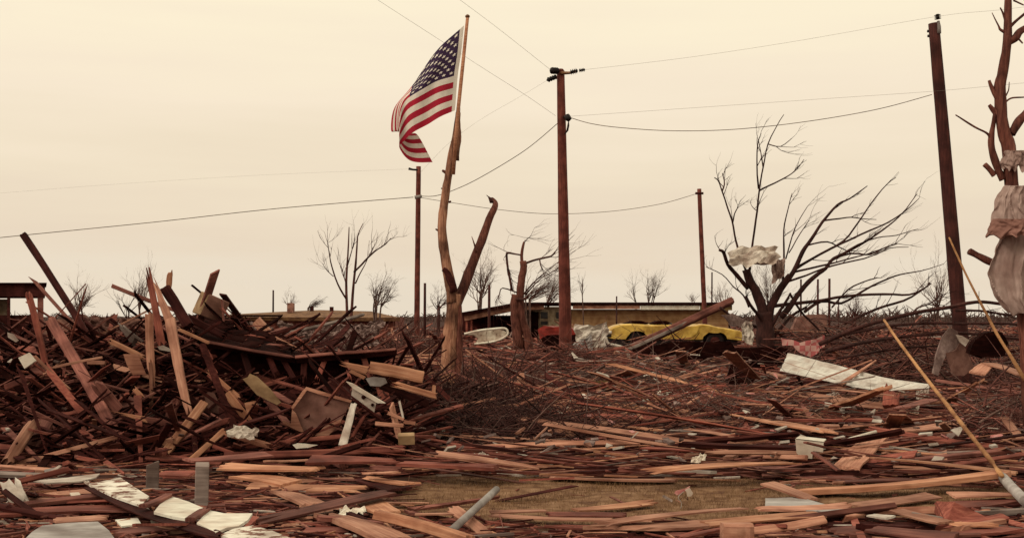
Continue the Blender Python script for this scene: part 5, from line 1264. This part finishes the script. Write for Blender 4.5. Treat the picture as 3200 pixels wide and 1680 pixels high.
gslab('pale tan sheet lying behind the brush at centre', [(1722, 1190), (1740, 1176), (1790, 1174), (1792, 1190), (1750, 1196)], 'tan', .1, .02, sd=3)
gslab('white lens shaped scrap on the brush at centre', [(1612, 1414), (1640, 1404), (1700, 1412), (1704, 1420), (1650, 1424)], 'offwhite', .08, .006, 'paper_scrap', sd=4)
gslab('second pale scrap just below the lens shaped one', [(1658, 1436), (1690, 1430), (1742, 1440), (1724, 1452), (1690, 1450)], 'offwhite', .06, .006, 'paper_scrap', sd=5)
tag(crumple('white_rag', gp(1528, 1428, .1), (.14, 0, 0), (0, .08, .03), 'offwhite', .5, 41), 'white rag bunched over the long tapering splinter', 'rag')
tag(crumple('white_rag', gp(1100, 1598, .07), (.095, 0, .01), (0, .05, .02), 'white', .5, 42), 'white rag lying between the foreground planks left of centre', 'rag')
tag(crumple('pale_paper', gp(3030, 1296, .15), (.09, .02, .05), (.02, .04, .10), 'tan', .5, 43), 'left pale curled paper right of the long cane', 'paper')
tag(crumple('pale_paper', gp(3062, 1292, .15), (.07, .02, .02), (.02, .04, .09), 'offwhite', .5, 44), 'right pale curled paper right of the long cane', 'paper')
tag(crumple('pale_paper', gp(3092, 1272, .15), (.16, .02, -.02), (.02, .04, .04), 'offwhite', .5, 45), 'flat pale paper beside the two curled ones', 'paper')
for i, (u, v, mt, lb) in enumerate(((2126, 1246, 'offwhite', 'pale upright paper in the litter behind the pinkish lath'), (2020, 1240, 'pink', 'pinkish crumpled paper left of the pale upright paper'), (2076, 1224, 'white', 'thin white strip in the litter above the pinkish paper'),
                                    (2068, 1198, 'metal', 'grey curved metal scrap above the thin white strip'), (1590, 1236, 'offwhite', 'pale crumpled paper left of centre in the litter'), (1632, 1228, 'pink', 'pinkish crumpled paper beside the pale one left of centre'),
                                    (1735, 1216, 'offwhite', 'whitish flat paper below the pale tan sheet'), (2600, 1244, 'offwhite', 'white scrap under the white metal strip'), (2210, 1240, 'pink', 'pinkish box like scrap right of the pale upright paper'),
                                    (2885, 1232, 'offwhite', 'small white scrap just left of the long cane'), (2852, 1284, 'offwhite', 'pale scrap between the tripod sticks and the cane'), (2182, 1438, 'white', 'tiny bright scrap behind the long slim board'), (2250, 1410, 'pink', 'tiny pinkish scrap above the bright one'), (1985, 1288, 'offwhite', 'small diamond of paper above the pinkish lath'))):
    s = gd(v) / 20 * rnd.uniform(.8, 1.1)
    tag(crumple('pale_paper', gp(u, v, .12), (.11 * s, 0, .02), (.02, .05, .08 * s if i not in (2, 6) else .03), mt, .5, 60 + i), lb, 'paper')
# pink and white scrap on a bent wire
e = thing('pink_scrap', 'pink and white plastic scrap on a bent wire standing in the turf', 'scrap', gp(2138, 1588))
dd = gd(1588)
T = Tubes(); limb(T, [(2128, 1588), (2130, 1570), (2120, 1556), (2124, 1545), (2138, 1534)], dd, 4, 3, n=6); o = T.build('wire', 'offwhite'); recentre(o, e.location); o.parent = e; o.location = (0, 0, 0)
o = slab('pink_flap', [at(u, v, dd) for u, v in ((2108, 1540), (2112, 1532), (2140, 1526), (2156, 1517), (2150, 1530), (2130, 1538), (2116, 1546))], .01, 'pink', None, (0, 1, 0), .006, 2); o.parent = e; o.location -= e.location
o = slab('white_flap', [at(u, v, dd - .02) for u, v in ((2140, 1530), (2156, 1524), (2166, 1540), (2160, 1550), (2148, 1550), (2146, 1538))], .01, 'white', None, (0, 1, 0), .006, 3); o.parent = e; o.location -= e.location

# ------------------------------------------------------------------ ordinary boards of the wreckage, each its own object
SH = {'offwhite': 'dirty white painted', 'pine': 'fresh pine', 'tan': 'pale tan', 'red': 'red brown', 'brown': 'brown', 'dark': 'dark soaked', 'grey': 'grey weathered'}
def scatter(n, region, sampler, mats, lr, wr, place, seed, pitch=.06, yaw=.45):
    rg = random.Random(seed); names, wts = zip(*mats)
    for _ in range(n):
        x, y = sampler(rg)
        L = rg.uniform(*lr); wd = rg.uniform(*wr); th = rg.choice((.02, .025, .04, .05)); mt = rg.choices(names, wts)[0]
        a = rg.gauss(0, yaw) + (math.pi if rg.random() < .5 else 0); e_ = rg.gauss(0, pitch)
        dr = Vector((math.cos(a) * math.cos(e_), math.sin(a) * math.cos(e_), math.sin(e_)))
        z = gz(x, y) + place(rg) + abs(math.sin(e_)) * L * .35
        c = Vector((x, y, z))
        n_ = Matrix.Rotation(rg.gauss(0, .3 + pitch), 3, dr) @ Vector((0, -pitch * 1.2, 1))
        o = plank3('plank', c - dr * L / 2, c + dr * L / 2, wd, th, n_, mt, ends=(rg.choice((.06, .1, .4, 1.2)), rg.choice((.06, .1, .4, 1.3))), taper=(1, rg.choice((1, 1, .75))))
        tag(o, '%s board lying loose %s' % (SH[mt], region), 'board', '%s loose boards %s' % (SH[mt], region))
def img(u0, u1, v0, v1, avoid_turf=True):
    def f(rg):
        for _ in range(60):
            u, v = rg.uniform(u0, u1), rg.uniform(v0, v1); d_ = gd(v); x = hx(u, d_)
            if not avoid_turf or turf(x, d_) < .25: return x, d_
        return x, d_
    return f
def mound(rg):
    while True:
        y = rg.uniform(13.0, 18.2); x = rg.uniform(-8.2, -1.2)
        if abs(x / y) < .44: return x, y
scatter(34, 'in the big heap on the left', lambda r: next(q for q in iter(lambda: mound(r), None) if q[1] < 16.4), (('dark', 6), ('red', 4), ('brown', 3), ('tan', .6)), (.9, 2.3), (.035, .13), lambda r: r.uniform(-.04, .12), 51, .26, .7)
scatter(9, 'between the left heap and the forked tree', lambda r: (r.uniform(-1.9, -.35), r.uniform(13.4, 18)), (('dark', 4), ('red', 3), ('brown', 3), ('tan', 1)), (.5, 1.5), (.03, .10), lambda r: r.uniform(.0, .3), 56, .3, .7)
def front_left(rg):
    while True:
        u, v = rg.uniform(0, 1240), rg.uniform(1442, 1690)
        if not (240 < u < 960 and abs((v - 1500) - (u - 262) * .275) < 75): return hx(u, gd(v)), gd(v)
scatter(26, 'on the ground in front of the left heap', front_left, (('red', 3), ('brown', 3), ('tan', 2), ('dark', 3), ('pine', .7), ('grey', 1), ('offwhite', .8)), (.35, 1.3), (.03, .12), lambda r: r.uniform(.02, .06), 52, .10, .6)
scatter(38, 'in the flat field of wreckage right of the forked tree', img(1430, 3220, 1215, 1480), (('red', 4), ('brown', 4), ('tan', 2.2), ('dark', 2), ('pine', 1), ('grey', .8)), (1.0, 3.2), (.04, .14), lambda r: r.uniform(.03, .16), 53, .10, .6)
scatter(16, 'along the bottom right of the picture', img(1450, 3220, 1560, 1700), (('red', 3), ('brown', 3), ('tan', 3), ('dark', 2), ('pine', .6), ('grey', 1.2), ('offwhite', .8)), (.35, 1.4), (.025, .1), lambda r: r.uniform(.02, .06), 54, .08, .5)
scatter(14, 'far back between the tall pole and the leaning pole', img(1420, 3220, 1110, 1225), (('red', 3), ('brown', 3), ('tan', 2), ('dark', 2.5), ('grey', .6)), (1.2, 3.6), (.05, .15), lambda r: r.uniform(.03, .15), 55, .08, .5)

rg_ = random.Random(91)
for k_ in range(16):
    u_, v_ = rg_.uniform(30, 1180), rg_.uniform(1090, 1420)
    d_ = pd(v_) - .15; sz_ = rg_.uniform(28, 62); a0 = rg_.uniform(0, 6.28); n_ = rg_.randint(4, 7)
    pts_ = [(u_ + sz_ * rg_.uniform(.6, 1.25) * math.cos(a0 + 6.283 * i / n_), v_ + sz_ * rg_.uniform(.4, .9) * math.sin(a0 + 6.283 * i / n_)) for i in range(n_)]
    mt_ = rg_.choices(('dark', 'red', 'brown', 'panel', 'tar'), (3, 2, 3, 2, 3))[0]; tl = rg_.uniform(-.006, .006)
    o = slab('sheathing_panel', [at(p[0], p[1], d_ + (p[0] - u_) * tl - (p[1] - v_) * .008) for p in pts_], .022, mt_, None, (0, 1, -.3), .012, k_)
    tag(o, '%s torn sheathing panel jammed into the big heap on the left' % {'dark': 'dark soaked', 'red': 'red brown', 'brown': 'brown', 'panel': 'grey brown', 'tar': 'black felt covered'}[mt_], 'panel', mt_ + ' torn sheathing panels in the left heap')

# ------------------------------------------------------------------ uncountable litter
def litter(name, label, n, sampler, lr, wr, zr, mats, seed, pitch=.08, yaw=.4, skip_turf=.9):
    rg = random.Random(seed); vs, fs, mi = [], [], []
    names, wts = zip(*mats)
    for _ in range(n):
        x, y = sampler(rg)
        if turf(x, y) * skip_turf > rg.random(): continue
        L = rg.uniform(*lr) * rg.choice((.5, .8, 1)); wd = rg.uniform(*wr); th = min(wd, rg.uniform(.006, .03))
        a = rg.gauss(0, yaw); e_ = rg.gauss(0, pitch)
        dx = Vector((math.cos(a) * math.cos(e_), math.sin(a) * math.cos(e_), math.sin(e_)))
        dy = Vector((-math.sin(a), math.cos(a), rg.gauss(0, .25))).normalized(); dz = dx.cross(dy)
        c = Vector((x, y, gz(x, y) + rg.uniform(0, 1) ** 1.6 * zr + abs(math.sin(e_)) * L * .4)); k = rg.randrange(len(names)) if False else rg.choices(range(len(names)), wts)[0]
        o = len(vs); tp = rg.choice((1, 1, .3))
        for sx_, q in ((-.5, 1), (.5, tp)):
            j = rg.uniform(-.06, .06) * L
            for sy in (-.5, .5):
                for sz in (-.5, .5): vs.append(tuple(c + dx * (L * sx_ + (j if sy > 0 else -j)) + dy * (wd * sy * q) + dz * (th * sz)))
        fs += [(o, o + 1, o + 3, o + 2), (o + 4, o + 6, o + 7, o + 5), (o, o + 4, o + 5, o + 1), (o + 2, o + 3, o + 7, o + 6), (o, o + 2, o + 6, o + 4), (o + 1, o + 5, o + 7, o + 3)]
        mi += [k] * 6
    me = bpy.data.meshes.new(name); me.from_pydata(vs, [], fs); me.update()
    o = link(name, me, [M[k] for k in names]); me.polygons.foreach_set('material_index', mi)
    return tag(o, label, 'litter', kind='stuff')
WD = (('red', 4), ('brown', 3.5), ('dark', 4), ('tan', 1.6), ('pine', .9), ('grey', .6), ('offwhite', .22))
litter('splintered_wood', 'dense litter of splintered wood over the flat ground right of the heap', 2600, img(1380, 3400, 1180, 1500, False), (.4, 2.0), (.01, .05), .06, WD, 61, .06, .35)
litter('thin_laths', 'long thin laths and strips lying across the flat wreckage', 300, img(1380, 3400, 1100, 1480, False), (1.0, 2.8), (.012, .03), .14, (('tan', 3), ('brown', 3), ('red', 3), ('grey', 1.5)), 68, .07, .38)
litter('loose_boards', 'further loose boards lying through the wreckage behind the turf', 130, img(1380, 3400, 1105, 1480, False), (.8, 3.0), (.05, .15), .12, (('red', 4), ('brown', 4), ('tan', 2.4), ('dark', 2), ('pine', 1)), 69, .10, .8)
litter('loose_boards', 'further loose boards jammed into the left heap', 70, mound, (.7, 2.0), (.05, .15), .1, (('dark', 6), ('red', 3), ('brown', 3), ('tan', .5)), 70, .5, .8)
litter('loose_boards', 'further loose boards along the bottom of the picture', 90, img(-100, 3400, 1445, 1700, False), (.4, 1.4), (.02, .08), .04, (('red', 4), ('brown', 4), ('tan', 2.4), ('dark', 2), ('pine', .6)), 71, .08, .9)
litter('loose_boards', 'further loose boards tipped over the brush right of the forked tree', 120, img(1500, 2700, 1095, 1350, False), (.6, 2.0), (.04, .14), .42, (('red', 3), ('brown', 4), ('tan', 3.4), ('dark', 2), ('grey', 1), ('pine', .8)), 74, .25, .9)
litter('splintered_wood', 'splintered wood strewn far back toward the houses', 5200, img(-300, 3500, 1052, 1190, False), (.8, 2.8), (.02, .10), .16, WD, 62, .07, .55)
litter('splintered_wood', 'splinters and chips on the ground along the bottom of the picture', 5200, img(-150, 3400, 1440, 1720, False), (.08, .6), (.004, .02), .03, WD, 63, .05, .7, .985)
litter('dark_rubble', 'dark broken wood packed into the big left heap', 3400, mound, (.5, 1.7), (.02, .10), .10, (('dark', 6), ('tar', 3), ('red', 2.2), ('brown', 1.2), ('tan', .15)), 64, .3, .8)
litter('paper_litter', 'small pale scraps of paper and plaster scattered through the wreckage', 900, img(1300, 3300, 1120, 1480, False), (.06, .22), (.04, .12), .3, (('offwhite', 2), ('insul', 4), ('tan', 2), ('pink', .5)), 65, .4, 1.5)
litter('paper_litter', 'pale scraps snagged in the brush right of the forked tree', 190, img(1400, 2450, 1110, 1340, False), (.08, .3), (.05, .16), .5, (('offwhite', 2), ('insul', 4), ('tan', 3), ('pink', .6)), 72, .5, 1.5)
litter('thin_laths', 'thin pale sticks caught in the brush right of the forked tree', 150, img(1400, 2600, 1100, 1350, False), (.6, 1.8), (.012, .04), .45, (('tan', 4), ('brown', 2), ('grey', 1.5), ('red', 2)), 73, .25, .6)
litter('paper_litter', 'small pale scraps caught in the left heap', 160, mound, (.05, .16), (.03, .10), .35, (('offwhite', 2), ('insul', 4), ('tan', 3)), 66, .5, 1.5)
def farfield(rg): 
    y = rg.uniform(46, 120); return rg.uniform(-.5, .5) * y, y
litter('distant_wreckage', 'broken timber strewn over the lots in the distance', 4200, farfield, (.8, 3), (.06, .22), .45, (('red', 3), ('brown', 3), ('dark', 3), ('insul', 1.4), ('tan', 1)), 67, .2, .9)
